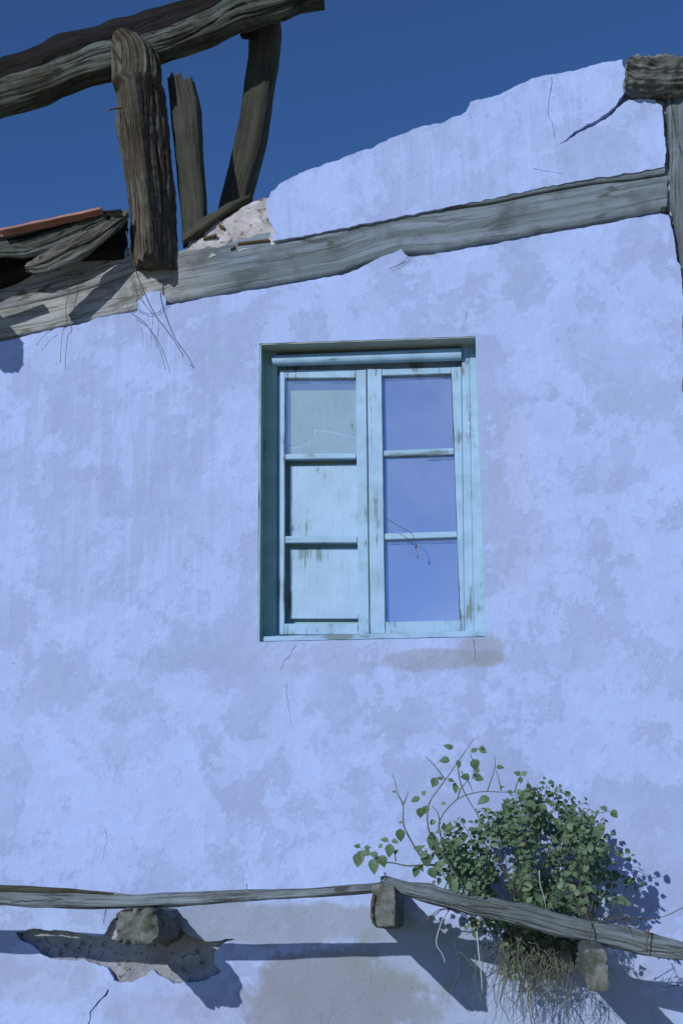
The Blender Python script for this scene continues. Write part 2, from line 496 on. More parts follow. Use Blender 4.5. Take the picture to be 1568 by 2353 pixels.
MR = rubble_mat(); MI = infill_mat()
MP = plaster_mat()
M_TIE = wood('grey_tie_beam_wood', (.165, .205, .27), (.095, .125, .145), (.05, .062, .062), None, .9, .35, .7)
def bleach(m, x0, x1, col, amt):
    nt = m.node_tree; b = nt.nodes['Principled BSDF']; src = b.inputs['Base Color'].links[0].from_socket
    g = nt.nodes['Geometry'] if 'Geometry' in nt.nodes else nt.nodes.new('ShaderNodeNewGeometry')
    sp = nt.nodes.new('ShaderNodeSeparateXYZ'); nt.links.new(g.outputs['Position'], sp.inputs[0])
    nz = nt.nodes.new('ShaderNodeTexNoise'); nz.inputs['Scale'].default_value = 3; nt.links.new(g.outputs['Position'], nz.inputs['Vector'])
    ad = nt.nodes.new('ShaderNodeMath'); ad.operation = 'MULTIPLY_ADD'; nt.links.new(nz.outputs['Fac'], ad.inputs[0]); ad.inputs[1].default_value = .9; nt.links.new(sp.outputs[0], ad.inputs[2])
    mr = nt.nodes.new('ShaderNodeMapRange'); nt.links.new(ad.outputs[0], mr.inputs[0]); mr.inputs[1].default_value = x1 + .45; mr.inputs[2].default_value = x0 + .45; mr.inputs[4].default_value = amt
    mx = nt.nodes.new('ShaderNodeMix'); mx.data_type = 'RGBA'; nt.links.new(mr.outputs[0], mx.inputs[0]); nt.links.new(src, mx.inputs[6])
    m2 = nt.nodes.new('ShaderNodeMix'); m2.data_type = 'RGBA'; m2.blend_type = 'MULTIPLY'; m2.inputs[0].default_value = 1; nt.links.new(src, m2.inputs[6]); m2.inputs[7].default_value = col
    nt.links.new(m2.outputs[2], mx.inputs[7]); nt.links.new(mx.outputs[2], b.inputs['Base Color'])
bleach(M_TIE, at(330, 650).x, at(560, 620).x, (1.75, 1.5, 1.25, 1), 1.0)
M_PLATE = wood('bleached_plate_wood', (.27, .29, .34), (.20, .22, .24), (.05, .05, .035), None, .7, .5, .4)
M_RAFT = wood('silvered_rafter_wood', (.085, .105, .105), (.045, .055, .047), (.008, .008, .007), (.038, .03, .022), .8, .75, .7)
M_DARK = wood('near_black_wood', (.010, .010, .012), (.006, .005, .005), (.002, .002, .002), None, .8, .8)  # near-black tone for the back rafter, eaves boards and block
M_POST = wood('rotten_post_wood', (.11, .11, .092), (.048, .043, .034), (.010, .009, .007), (.055, .036, .022), 1.1, 1.2)
M_OLIVE = wood('olive_stud_wood', (.060, .066, .052), (.04, .044, .035), (.016, .016, .013), None, .8, .5)
M_RAIL = wood('grey_rail_wood', (.17, .215, .27), (.10, .125, .14), (.03, .034, .032), None, .9, .8)
M_CURL = wood('curled_board_wood', (.13, .14, .135), (.08, .085, .075), (.015, .015, .012), None, .9, .9)
M_END = wood('stub_end_wood', (.11, .135, .15), (.065, .08, .08), (.035, .04, .035), (.10, .11, .10), .5, .7)
M_ROT = wood('rotten_purlin_wood', (.17, .20, .21), (.07, .08, .075), (.008, .008, .006), (.012, .011, .009), .7, 1.2, .9)
M_CORNER = wood('corner_post_wood', (.15, .19, .23), (.09, .115, .13), (.02, .02, .016), None, .9, .8)

for m_, (a_, b_) in {'stub_end_wood': ((.13, .15, .155), (.06, .07, .06)), 'rotten_post_wood': ((.09, .09, .08), (.04, .035, .03)), 'grey_rail_wood': ((.16, .19, .2), (.08, .09, .09))}.items():
    E_ = NT(m_ + '_end_grain', .92, .1)
    E_.col(E_.mix(E_.ramp(E_.noise(E_.pos, 14, 7, .7, .5), .38, .62), a_, b_)); E_.bump(E_.noise(E_.pos, 50, 5, .7), .7, .006)
    CAPS[m_] = E_.m
# ------------------------------------------------------------------ ground
G = NT('dry_earth', .95, .1)
G.col(G.mix(G.ramp(G.noise(G.pos, .6, 8, .6), .4, .6), (.52, .46, .28), (.44, .41, .22))); G.bump(G.noise(G.pos, 8, 6), .6, .05)
bm = bmesh.new(); bmesh.ops.create_grid(bm, x_segments=40, y_segments=40, size=600)
for v in bm.verts: v.co.z = 0
tag(link('ground', bm, G.m, None), kind='structure')

# ------------------------------------------------------------------ the ruined house
HB = (0, 0.15, 0)
house = empty('ruined_house', HB, 'roofless whitewashed house wall with old grey timbers and a green window', 'house')

WIN = [(596, 789), (1092, 772), (1104, 1110), (1117, 1463), (592, 1474), (594, 1100)]
und = lambda x, z: .006 * noise.fractal(Vector((x * 2.2, z * 2.2, 0)), 1, 2, 4) + .0035 * noise.fractal(Vector((x * 9, z * 9, 4)), 1, 2, 3)

TIE_BOT = [(-400, 880), (-60, 800), (10, 784), (99, 762), (198, 742), (222, 730), (296, 718), (316, 714), (318, 690), (335, 672), (365, 668), (381, 686), (382, 702), (469, 685),
           (568, 668), (600, 664), (690, 647), (775, 634), (815, 622), (861, 597), (921, 571), (930, 584), (947, 592), (1028, 579), (1129, 561),
           (1230, 541), (1382, 516), (1513, 490)]
POST_L = [(1513, 490), (1534, 494), (1544, 536), (1549, 566), (1550, 580), (1554, 600), (1563, 612), (1565, 650), (1569, 700), (1566, 760), (1570, 850), (1565, 885), (1575, 960), (1572, 1500), (1580, 2400)]
outl = pxz(TIE_BOT + POST_L[1:])
outl += [(outl[-1][0], -.05), (outl[0][0], -.05)]
J1 = [(35, 2138), (76, 2126), (162, 2136), (237, 2149), (253, 2114), (280, 2092), (388, 2098), (432, 2146), (475, 2160), (537, 2149), (512, 2178), (493, 2195),
      (495, 2222), (509, 2243), (464, 2262), (400, 2268), (353, 2239), (302, 2265), (264, 2259), (248, 2230), (194, 2214), (162, 2217), (102, 2203), (76, 2180), (48, 2156)]
J1 = [(x, y + (4 if y < 2170 else -8)) for x, y in J1]
holes = [resample(pxz(WIN), .03, .0015, 3), resample(pxz(J1), .010, .010, 5)]
def zz(pts, k=6):
    r = random.Random(int(pts[0][0])); out = []
    for a, b in zip(pts[:-1], pts[1:]):
        m = max(1, int(math.hypot(b[0] - a[0], b[1] - a[1]) / 9))
        for i in range(m): out.append((a[0] + (b[0] - a[0]) * i / m + r.uniform(-2.2, 2.2), a[1] + (b[1] - a[1]) * i / m + r.uniform(-1, 1)))
    out.append(pts[-1]); return out
for pts, w0, w1 in (([(250, 2272), (244, 2286), (222, 2308), (208, 2325), (205, 2352), (200, 2400)], 5, 2.0),
                    ([(243, 2087), (242, 2105), (240, 2124)], 3, 1.5),
                    ([(680, 1480), (668, 1500), (652, 1518), (645, 1540)], 1.8, 1.1),
                    ([(660, 1570), (658, 1600), (665, 1640), (670, 1668)], 1.2, .9),
                    ([(1087, 1468), (1089, 1495), (1088, 1520)], 1.6, 1.2),
                    ([(930, 600), (912, 612), (893, 618)], 2.2, 1.2),
                    ([(1560, 2262), (1530, 2268), (1508, 2263)], 1.8, 1.2),
                    ([(240, 1905), (246, 1930), (238, 1960), (232, 1990)], 1.0, .8),
                    ([(1075, 712), (1062, 750), (1066, 764)], 1.0, .8),
                    ([(566, 2030), (565, 2046), (566, 2052)], 1.8, 1.2)):
    holes.append(crack_poly(zz(pts), w0 * .75, w1 * .6))
bm = slab(resample(outl, .012, .005, 1), holes, 0.0, .035, .05, und)
link('lower_plaster', bm, MP, house)['label'] = 'whitewashed plaster below the sloping tie beam, mottled and stained'

GAB = [(775, 369), (856, 339), (891, 321), (962, 293), (1012, 283), (1058, 265), (1071, 258), (1078, 237), (1093, 230), (1129, 225), (1205, 189), (1230, 177),
       (1260, 172), (1326, 161), (1362, 149), (1427, 139), (1432, 161), (1437, 200), (1436, 212), (1420, 234), (1398, 258), (1375, 272), (1350, 286), (1322, 302), (1300, 320), (1281, 336),
       (1304, 322), (1326, 307), (1354, 293), (1380, 280), (1404, 266), (1427, 242), (1442, 229), (1503, 230), (1518, 245), (1523, 283), (1528, 354), (1526, 384),
       (1448, 399), (1356, 411), (1230, 434), (1129, 457), (977, 487), (876, 507), (775, 527), (700, 541), (627, 555), (625, 542), (632, 530), (612, 495), (612, 470), (622, 441), (657, 414), (711, 391)]
ch = [crack_poly(zz([(1268, 178), (1262, 215), (1258, 255), (1268, 290), (1272, 318)]), 1.4, .9),
      crack_poly([(1224, 388), (1250, 394), (1290, 400)], 1.0, .7)]
bm = slab(resample(pxz(GAB), .009, .007, 2), ch, -.004, .035, .04, und)
link('gable_plaster', bm, MP, house)['label'] = 'whitewashed gable plaster above the tie beam with a curved open crack'

# wall core of earth and stone behind the plaster, with the gable profile, a window opening
CORE = [(-1700, 1330), (-420, 900), (-60, 790), (60, 700), (200, 660), (300, 640), (405, 600), (430, 548), (500, 500), (575, 460), (625, 446), (660, 418), (711, 396), (775, 373), (856, 343), (891, 326), (962, 298), (1062, 270), (1082, 240), (1130, 230),
        (1205, 194), (1260, 177), (1362, 154), (1424, 146), (1440, 152), (1600, 150), (1700, 200), (2000, 300), (2300, 420)]
co = pxz(CORE); co += [(co[-1][0], -.05), (co[0][0], -.05)]
wh = pxz([(590, 781), (1100, 764), (1125, 1470), (586, 1482)])
rub = lambda x, z: .006 + .016 * noise.fractal(Vector((x * 9, z * 9, 0)), 1, 2, 4)
bm = slab(resample(co, .02, .01, 8), [resample(wh, .03, 0, 1)], .045, .34, .035, rub)
# back face
bmb = slab(resample(co, .2, 0, 8), [wh], .386, .001, .3, None)
me = bpy.data.meshes.new('t'); bmb.to_mesh(me); bmb.free(); bm.from_mesh(me)
link('wall', bm, MR, house)

# pale infill left of the gable plaster, with brick slips showing
INF = [(405, 604), (412, 580), (432, 566), (470, 540), (510, 505), (548, 478), (580, 460), (625, 446), (640, 440), (640, 556), (538, 576)]
bm = slab(resample(pxz(INF), .01, .006, 6), [], .018, .05, .014, lambda x, z: .012 * noise.fractal(Vector((x * 14, z * 16, 2)), 1, 2, 4))
link('rubble_infill', bm, MI, house)['label'] = 'broken pale infill with brick slips beside the gable plaster'
MB_ = NT('old_brick', .9, .1); MB_.col(MB_.mix(MB_.noise(MB_.pos, 30, 4), (.11, .075, .045), (.07, .055, .035))); MB_.bump(MB_.noise(MB_.pos, 60, 4), .6, .004)
for (x0, y0, x1, y1, t) in ((547, 561, 618, 552, 2.4), (468, 549, 497, 541, 3), (504, 519, 515, 524, 3), (530, 572, 540, 568, 3)):
    bm = bmesh.new()
    A = [(x0, y0 - t), (x1, y1 - t)]; B = [(x0, y0 + t), (x1, y1 + t)]
    sweep(bm, edge_stations(A, B, 0, -.012, .010, 4, 7), 20, .006, .004, 0, int(x0), .004, wob=0)
    link('brick', bm, MB_.m, house)

# tie beam ---------------------------------------------------------
TIE_TOP = [(-400, 800), (0, 742), (90, 722), (180, 701), (260, 676), (330, 645), (405, 606), (538, 578), (627, 556), (775, 528), (876, 508), (977, 487), (1129, 458), (1230, 435), (1356, 413), (1448, 403), (1527, 390)]
TB = [(x, y + 9) for x, y in [(-400, 890), (-60, 812), (10, 794), (198, 754), (385, 712), (568, 680), (775, 646), (870, 612), (921, 598), (1028, 592), (1230, 553), (1382, 527), (1527, 500)]]
bm = bmesh.new()
def tie_sweep(bm):
    up = [(x, y - 8) for x, y in TIE_TOP if x < 900] + [(960, 497), (1040, 499), (1129, 487), (1230, 465), (1356, 443), (1448, 435), (1527, 422)]
    sweep(bm, edge_stations(up, TB, 0, -.125, .112, 60, 9, lo=-400, hi=1524), 96, .02, .0025, 0, 4, .01, ncr=0, wob=.001)
tie_sweep(bm)
link('tie_beam', bm, M_TIE, house)['label'] = 'weathered grey tie beam sloping across the wall'
# split along the top of the beam: a second thinner board above a long shake on the right
bm = bmesh.new()
A = [(860, 506), (977, 483), (1129, 457), (1230, 437), (1356, 417), (1448, 409), (1527, 397)]
B = [(860, 516), (977, 498), (1129, 479), (1230, 457), (1356, 434), (1448, 425), (1527, 412)]
sweep(bm, edge_stations(A, B, 0, -.06, .058, 30, 8, lo=862, hi=1522), 40, .02, .002, 0, 14, .004, ncr=0, wob=.0015)
link('tie_beam', bm, M_TIE, house)['label'] = 'thin strip split from the top of the tie beam at the right'

# wall plate above the tie beam on the left
PT = [(-400, 800), (0, 655), (60, 636), (160, 604), (240, 590), (290, 580), (330, 596), (405, 600)]
PB = [(-400, 870), (0, 734), (90, 714), (180, 693), (260, 668), (330, 638), (405, 608)]
bm = bmesh.new()
sweep(bm, edge_stations(PT, PB, 0, -.11, .10, 30, 8, lo=-400, hi=320), 64, .02, .003, .0, 9, .01, ncr=0, wob=.001)
link('wall_plate', bm, M_PLATE, house)['label'] = 'bleached wall plate lying on the tie beam under the eaves'

# right corner post and the rough purlin end on it
bm = bmesh.new()
PL = [(1511, 200), (1518, 245), (1521, 258), (1525, 350), (1530, 390), (1534, 425), (1534, 470), (1538, 500), (1546, 536), (1551, 566), (1556, 607), (1564, 634), (1562, 900), (1566, 2500)]
PL = [(x - (6 if 400 < y < 700 else 1), y) for x, y in PL]
PR = [(1650, 200), (1655, 500), (1665, 900), (1690, 2500)]
sweep(bm, edge_stations(PL, PR, 1, -.13, .135, 50, 7), 72, .02, .006, .014, 21, .01, ncr=7, wob=.002)
link('corner_post', bm, M_CORNER, house)
bm = bmesh.new()
A = [(1436, 152), (1448, 138), (1483, 139), (1533, 141), (1568, 146), (1650, 150), (1760, 150)]
B = [(1436, 214), (1446, 221), (1508, 224), (1568, 218), (1650, 222), (1760, 226)]
sweep(bm, edge_stations(A, B, 0, .01, .10, 20, 3.0), 96, .008, .010, .03, 33, .03, ncr=8, iso=.016)
link('purlin', bm, M_ROT, house)['label'] = 'rotten purlin end on top of the corner post'
MN = NT('rusty_iron', .8, .4); MN.col(MN.mix(MN.noise(MN.pos, 60, 4), (.05, .04, .035), (.11, .06, .03)))
bm = bmesh.new(); tube(bm, [at(1522, 150, .05), at(1526, 138, .06), at(1527, 128, .06), at(1523, 119, .055)], .004, .003)
link('nail', bm, MN.m, house)
MD0 = NT('hole_black', .7, .4); MD0.col(MD0.mix(MD0.noise(MD0.pos, 60, 4), (.006, .006, .006), (.012, .011, .01)))
bm = bmesh.new(); quadboard(bm, [(1517, 475), (1533, 474), (1534, 489), (1517, 489)], .008, -.02, .002)
link('hole_patch', bm, MD0.m, house)  # black plate standing in for the dark of a square hole
# masonry of the neighbouring side beyond the corner
outr = pxz([(1668, 240), (1800, 270), (2000, 330), (2300, 440)]); outr += [(outr[-1][0], -.05), (pxz([(1700, 2500)])[0][0], -.05)]
bm = slab(resample(outr, .02, .005, 4), [], 0.0, .035, .08, und); link('side_plaster', bm, MP, house)
outs = pxz([(-1700, 1340), (-430, 900)]); outs += [(outs[-1][0], -.05), (outs[0][0], -.05)]
bm = slab(resample(outs, .02, .005, 4), [], 0.0, .035, .08, und); link('side_plaster', bm, MP, house)

# joist stubs ------------------------------------------------------
def joist(tip, dt, drop, n_, seed, mat, pushx=0.0):
    P = [at(x, y, dt) for x, y in tip]
    c = sum(P, Vector()) / len(P)
    hx = (max(p.x for p in P) - min(p.x for p in P)) / 2; hz = (max(p.z for p in P) - min(p.z for p in P)) / 2
    st = []
    for k in range(9):
        f = k / 8
        y = .12 + (-dt - .12) * f
        st.append((Vector((c.x + pushx * (1 - f), y, c.z + drop * (1 - f))), Vector((hx * (1.06 - .06 * f), 0, 0)), Vector((0, 0, hz * (1.04 - .04 * f))), n_))
    bm = bmesh.new(); sweep(bm, st, 80, .010, .004, .012, seed, .035 if n_ == 3.2 else .016, ncr=9, iso=.006 if n_ == 3.2 else .002)
    return link('joist', bm, mat, house)
joist([(266, 2084), (361, 2084), (361, 2167), (266, 2167)], .46, 0, 3.2, 41, M_END)['label'] = 'broken joist stub with a rough rounded end under the left rail'
joist([(855, 2034), (906, 2034), (906, 2130), (855, 2130)], .60, 0, 9, 42, M_END)['label'] = 'squared joist stub under the meeting of the two rails'
joist([(1346, 2178), (1392, 2178), (1392, 2276), (1346, 2276)], .68, .09, 6, 43, M_END, -.01)['label'] = 'split joist stub with a pale end below the right rail'

# ------------------------------------------------------------------ window (part of the house)
PA = paint('green_paint_upright', (.24, .40, .60), (.19, .335, .49), (.085, .12, .13), 1.0, 'z')
PH = paint('green_paint_level', (.24, .40, .60), (.19, .335, .49), (.085, .12, .13), 1.0, 'x')
PB_ = paint('shutter_paint', (.26, .41, .61), (.225, .37, .54), (.07, .15, .15), .55, 'z')
PL_ = paint('shade_tinted_paint', (.23, .42, .42), (.18, .35, .35), (.06, .10, .10), .3, 'z', .5)  # frame paint made greener: the tone of its shade is in the colour
PS_ = paint('soffit_paint', (.30, .36, .38), (.24, .30, .30), (.06, .08, .07), .3, 'x', .6)
win = bpy.data.objects.new('window', None); COL.objects.link(win); win.parent = house
wc = at(850, 1470, -.1); win.location = Vector(wc) - Vector(HB)
z4 = lambda x, y: (x * .3682 + 563.3, y * .3682 + 739.3)
def zq(*pts): return [z4(*p) for p in pts]
def part(name, quads, mat, bev=.0022):
    bm = bmesh.new()
    for q, d0, d1 in quads: quadboard(bm, q, d0, d1, bev)
    return link(name, bm, mat, win, smooth=False)
FD, SD = -.112, -.135     # front of fixed frame, front of the sashes
def side(x, y, d):         # picture point whose depth is the wall face, pushed back
    return at(x, y, 0)
# reveal linings: left jamb and soffit
bm = bmesh.new()
def prism(bm, a, b, c, d):   # four world points front edge a-b, back edge c-d with 8 mm thickness handled by caller
    vs = [bm.verts.new(p) for p in (a, b, c, d)]; bm.faces.new(vs)
def lining(bm, p, q, th, dy):
    p = Vector(p); q = Vector(q)
    o = Vector(th)
    vs = []
    for base in (p, q):
        vs.append([bm.verts.new(base + Vector((0, y, 0)) + k) for y in (.004, dy) for k in (Vector(), o)])
    (a0, a1, a2, a3), (b0, b1, b2, b3) = vs
    for f in ((a0, a1, b1, b0), (a2, a3, b3, b2), (a0, a2, b2, b0), (a1, a3, b3, b1), (a0, a1, a3, a2), (b0, b1, b3, b2)): bm.faces.new(f)
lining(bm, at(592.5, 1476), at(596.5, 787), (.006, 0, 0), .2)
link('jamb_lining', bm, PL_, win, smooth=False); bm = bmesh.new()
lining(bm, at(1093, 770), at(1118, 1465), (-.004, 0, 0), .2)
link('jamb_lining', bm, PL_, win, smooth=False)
bm = bmesh.new(); lining(bm, at(596.5, 788.5), at(1092, 771.5), (0, 0, -.006), .2)
link('soffit_lining', bm, PS_, win, smooth=False)
# fixed frame
part('window_frame', [(zq((88, 170), (196, 175), (190, 1960), (74, 1985)), FD, -.2)], PL_)  # left post in the shade-tinted copy of the frame paint
part('window_frame', [
    (zq((172, 210), (1350, 165), (1350, 300), (172, 320)), -.165, -.2),      # head
    (zq((1348, 150), (1395, 148), (1425, 1945), (1368, 1945)), FD, -.2),
    (zq((1396, 148), (1450, 146), (1520, 1925), (1426, 1945)), FD + .003, -.2),
], PA)
bm = bmesh.new()   # rounded moulding under the soffit
A = [z4(170, 211), z4(1346, 165)]; B = [z4(170, 276), z4(1346, 240)]
sweep(bm, edge_stations(A, B, 0, FD + .008, .026, 20, 2.2), 20, .03, .0004, 0, 3, .001, ncr=0, wob=0)
link('moulding', bm, PH, win)
part('sill', [(zq((74, 1962), (1508, 1924), (1508, 1966), (74, 1998)), -.03, -.2)], PH, .004)
# sashes
TK = -.176
part('sash', [
    (zq((214, 300), (246, 302), (243, 1950), (204, 1950)), SD, TK),
    (zq((688, 300), (754, 296), (776, 1946), (706, 1950)), SD, TK),
    (zq((246, 300), (688, 298), (688, 348), (246, 350)), SD - .002, TK),
    (zq((243, 1882), (700, 1882), (706, 1950), (242, 1950)), SD - .002, TK),
    (zq((720, 304), (752, 302), (772, 1944), (740, 1944)), SD + .004, SD),
], PA)
part('sash', [
    (zq((760, 292), (850, 294), (872, 1944), (779, 1944)), SD + .004, TK),
    (zq((1282, 280), (1346, 276), (1366, 1944), (1336, 1944)), SD, TK),
    (zq((850, 294), (1282, 282), (1282, 322), (850, 334)), SD - .001, TK),
    (zq((872, 1872), (1336, 1862), (1340, 1944), (872, 1944)), SD - .001, TK),
], PA)
part('glazing_bar', [(zq((246, 824), (690, 820), (690, 850), (246, 856)), SD - .003, TK + .006)], PH)
part('glazing_bar', [(zq((246, 1336), (696, 1336), (696, 1376), (246, 1378)), SD - .003, TK + .006)], PH)
part('glazing_bar', [(zq((852, 803), (1300, 786), (1301, 824), (852, 838)), SD - .003, TK + .006)], PH)
part('glazing_bar', [(zq((862, 1320), (1318, 1306), (1320, 1342), (864, 1358)), SD - .003, TK + .006)], PH)

# glass -------------------------------------------------------------
def glass(name, diff, fd, ft, tint):
    N = NT(name, .03, .5); t = N.t
    gl = t.nodes.new('ShaderNodeBsdfGlossy'); gl.inputs['Roughness'].default_value = .03; gl.inputs['Color'].default_value = (*tint, 1)
    tr = t.nodes.new('ShaderNodeBsdfTransparent'); tr.inputs['Color'].default_value = (.96, .98, .97, 1)
    df = t.nodes.new('ShaderNodeBsdfDiffuse'); df.inputs['Color'].default_value = (*diff, 1)
    m1 = t.nodes.new('ShaderNodeMixShader'); m1.inputs[0].default_value = ft; N.l(gl.outputs[0], m1.inputs[1]); N.l(tr.outputs[0], m1.inputs[2])
    m2 = t.nodes.new('ShaderNodeMixShader')
    dirt_cloud = N.math('ADD', fd * .95, N.math('MULTIPLY', N.ramp(N.noise(N.pos, 3, 5, .5, .3), .3, .8), fd * .55))  # dirt film whose noise also paints the soft reflected clouds
    N.l(dirt_cloud, m2.inputs[0]); N.l(m1.outputs[0], m2.inputs[1]); N.l(df.outputs[0], m2.inputs[2])
    bp = t.nodes.new('ShaderNodeBump'); bp.inputs['Strength'].default_value = .06; bp.inputs['Distance'].default_value = .004
    N.l(N.noise(N.pos, 6, 2), bp.inputs['Height']); N.l(bp.outputs[0], gl.inputs['Normal'])
    t.nodes.remove(N.b); N.l(m2.outputs[0], t.nodes['Material Output'].inputs[0])
    return N.m
MG = glass('dusty_sky_glass', (.40, .50, .74), .22, .30, (.52, .60, .78))  # blue of the reflected sky put into the dust colour
MG2 = glass('clear_glass', (.45, .55, .62), .10, .94, (.42, .47, .62))
def pane(poly, mat, d=-.158, name='pane'):
    pts = [at(*z4(*p), d) for p in poly]
    bm = bmesh.new(); f = [bm.verts.new(p) for p in pts]; bk = [bm.verts.new(p + Vector((0, .003, 0))) for p in pts]
    bm.faces.new(f); bm.faces.new(bk[::-1]); n = len(f)
    for i in range(n): bm.faces.new((f[i], bk[i], bk[(i + 1) % n], f[(i + 1) % n]))
    return link(name, bm, mat, win, smooth=False)
pane([(836, 318), (1296, 300), (1310, 812), (842, 826)], MG)
pane([(846, 826), (1312, 814), (1330, 1330), (852, 1344)], MG)
pane([(856, 1346), (1330, 1332), (1346, 1880), (862, 1890)], MG)
pane([(240, 345), (692, 342), (694, 700), (620, 690), (520, 665), (415, 652), (410, 700), (370, 742), (290, 765), (240, 762)], MG2)['label'] = 'cracked top pane of the left sash with a piece missing'
pane([(240, 775), (300, 775), (390, 745), (425, 690), (425, 662), (520, 676), (694, 712), (694, 840), (240, 842)], MG2, -.1605)
# painted shutter boards behind the left sash
part('shutter_board', [(zq((276, 428), (700, 424), (704, 850), (276, 850)), -.176, -.192)], PB_)
part('shutter_board', [(zq((277, 896), (700, 886), (704, 1345), (277, 1345)), -.182, -.198), (zq((277, 1414), (712, 1408), (712, 1852), (277, 1852)), -.182, -.198)], PB_, .002)
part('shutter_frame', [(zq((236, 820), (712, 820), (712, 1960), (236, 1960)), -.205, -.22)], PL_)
# dark putty lines and latch stem
MD = NT('dark_putty', .8, .2); MD.col(MD.mix(MD.noise(MD.pos, 80, 3), (.03, .045, .045), (.09, .12, .12)))
bm = bmesh.new()
for a, b, r in (((757, 300), (778, 1940), .0022), ((849, 340), (874, 1870), .0013), ((1283, 322), (1336, 1860), .0014), ((851, 338), (1280, 322), .0022), ((284, 352), (390, 352), .0018), ((505, 352), (684, 350), .0018),
                ((1110, 838), (1300, 828), .0022), ((870, 1364), (1316, 1350), .002), ((246, 410), (244, 1880), .0012), ((1349, 200), (1369, 1930), .0012), ((1397, 200), (1427, 1930), .0012)):
    pa = at(*z4(*a), SD + .0045); pb = at(*z4(*b), SD + .0045)
    pts = [pa.lerp(pb, k / 6) + Vector((rnd.uniform(-.001, .001), .0035, rnd.uniform(-.001, .001))) for k in range(7)]
    tube(bm, pts, r, r, 5, 3, .5)
link('putty_line', bm, MD.m, win)

# ------------------------------------------------------------------ roof timbers
def thing(name, bm, mat, label, cat, group=None):
    o = link(name, bm, mat, None, origin=centre(bm))
    return tag(o, label, cat, group)

DB = -.02
BT = [(-300, 320), (0, 185), (30, 170), (79, 156), (123, 148), (168, 126), (212, 106), (247, 94), (296, 99), (346, 82), (395, 69), (445, 47), (484, 25), (519, 3), (560, -14), (642, -34), (741, -44)]
BB = [(-300, 390), (0, 274), (49, 262), (99, 244), (148, 225), (198, 202), (257, 187), (365, 148), (420, 133), (494, 106), (548, 81), (578, 74), (647, 53), (691, 32), (741, 22)]
BT = [(x, y + 9) for x, y in BT]; BB = [(x, y - 13) for x, y in BB]
bm = bmesh.new(); sweep(bm, edge_stations(BT, BB, 0, DB, .085, 60, 2.9), 110, .014, .010, .028, 51, .01, ncr=14)
thing('rafter', bm, M_RAFT, 'long silvery grey crooked rafter resting on the leaning posts against the sky', 'rafter', 'roof timbers')
KT = [(-300, 250), (0, 146), (15, 133), (59, 123), (104, 104), (133, 86), (173, 74), (227, 62), (262, 49), (316, 37), (356, 21), (410, 8), (440, 0), (520, -30), (640, -60)]
KT = [(x, y + 6) for x, y in KT]; KB = [(x, y + 85) for x, y in KT]
bm = bmesh.new(); sweep(bm, edge_stations(KT, KB, 0, -.32, .09, 60, 2.8), 48, .016, .010, .02, 52, .02, ncr=5)
thing('rafter', bm, M_DARK, 'near-black rafter lying just behind and above the grey rafter', 'rafter', 'roof timbers')

# big rotten post
L1 = [(259, 96), (258, 120), (259, 163), (264, 212), (262, 277), (274, 346), (284, 420), (294, 484), (296, 563), (301, 614)]
R1 = [(330, 96), (346, 106), (360, 118), (368, 140), (370, 170), (369, 196), (375, 204), (380, 272), (388, 346), (393, 420), (398, 494), (401, 563), (403, 606)]
bm = bmesh.new(); st_ = []
for (C_, U_, V_, n_) in edge_stations(L1, R1, 1, lambda y: .07 - .04 * (y - 97) / 515, .10, 100, lambda y: y, lo=97, hi=612):
    y = n_; k_ = min(1, max(0, (y - 192) / 12)); n_ = 2.2 + 3.8 * k_; f_ = 2 ** (1 / n_)
    tt_ = .115 + .075 * k_; yy = Vector((0, -tt_, 0)); C_ = C_ + Vector((0, .06 * k_, 0))
    st_.append((C_, (U_ + yy) * .5 * f_, (U_ - yy) * -.5 * f_, n_))
sweep(bm, st_, 128, .008, .008, .022, 61, .03, ncr=16, wob=.004, iso=.004)
post = thing('post', bm, M_POST, 'thick rotten post with deep grooves holding up the grey rafter, standing on the tie beam', 'post', 'posts above the wall')
bm = bmesh.new(); tube(bm, [at(279, 249, .12), at(262, 250, .2), at(254, 252, .23), at(250, 255, .235)], .004, .004)
o = link('nail', bm, MN.m, post)
# middle stud
L2 = [(389, 173), (391, 200), (394, 247), (398, 296), (407, 370), (415, 445), (420, 494), (424, 560)]
R2 = [(440, 176), (445, 181), (449, 198), (460, 247), (463, 321), (467, 395), (472, 445), (475, 494), (478, 560)]
bm = bmesh.new(); sweep(bm, edge_stations(L2, R2, 1, -.10, .075, 50, 5, lo=198, hi=560), 64, .012, .005, .014, 71, .05, ncr=3, wob=.002)
thing('post', bm, M_OLIVE, 'short olive brown post with a notched broken top, free of the rafter', 'post', 'posts above the wall')
L3 = [(575, 50), (573, 99), (573, 138), (561, 222), (548, 296), (536, 356), (523, 410), (506, 477), (500, 510)]
R3 = [(644, 50), (642, 99), (632, 173), (622, 247), (610, 321), (600, 370), (588, 410), (575, 452), (566, 510)]
bm = bmesh.new(); sweep(bm, edge_stations(L3, R3, 1, (-.25, -.42), .08, 50, 4.5), 48, .012, .005, .012, 72, .02, ncr=4, wob=.002)
thing('post', bm, M_OLIVE, 'curved olive brown post under the right end of the grey rafter', 'post', 'posts above the wall')
bm = bmesh.new(); sweep(bm, edge_stations([(553, 72), (582, 66)], [(553, 86), (582, 88)], 0, -.14, .03, 6, 2.2), 16, .01, .006, 0, 73, .008)
thing('wood_block', bm, M_DARK, 'small dark wooden block wedged beside the curved post head', 'block')
# dark strip added for the shaded rim of the broken wall top
bm = bmesh.new(); sweep(bm, edge_stations([(424, 546), (470, 506), (520, 478), (578, 456)], [(424, 566), (470, 536), (520, 498), (578, 466)], 0, -.05, .05, 12, 5), 24, .012, .012, .01, 74, .02)
thing('board', bm, M_OLIVE, 'dark strip standing in for the shaded rim of the broken wall top under the posts', 'board')  # named board, but an added strip for the shade of the rim

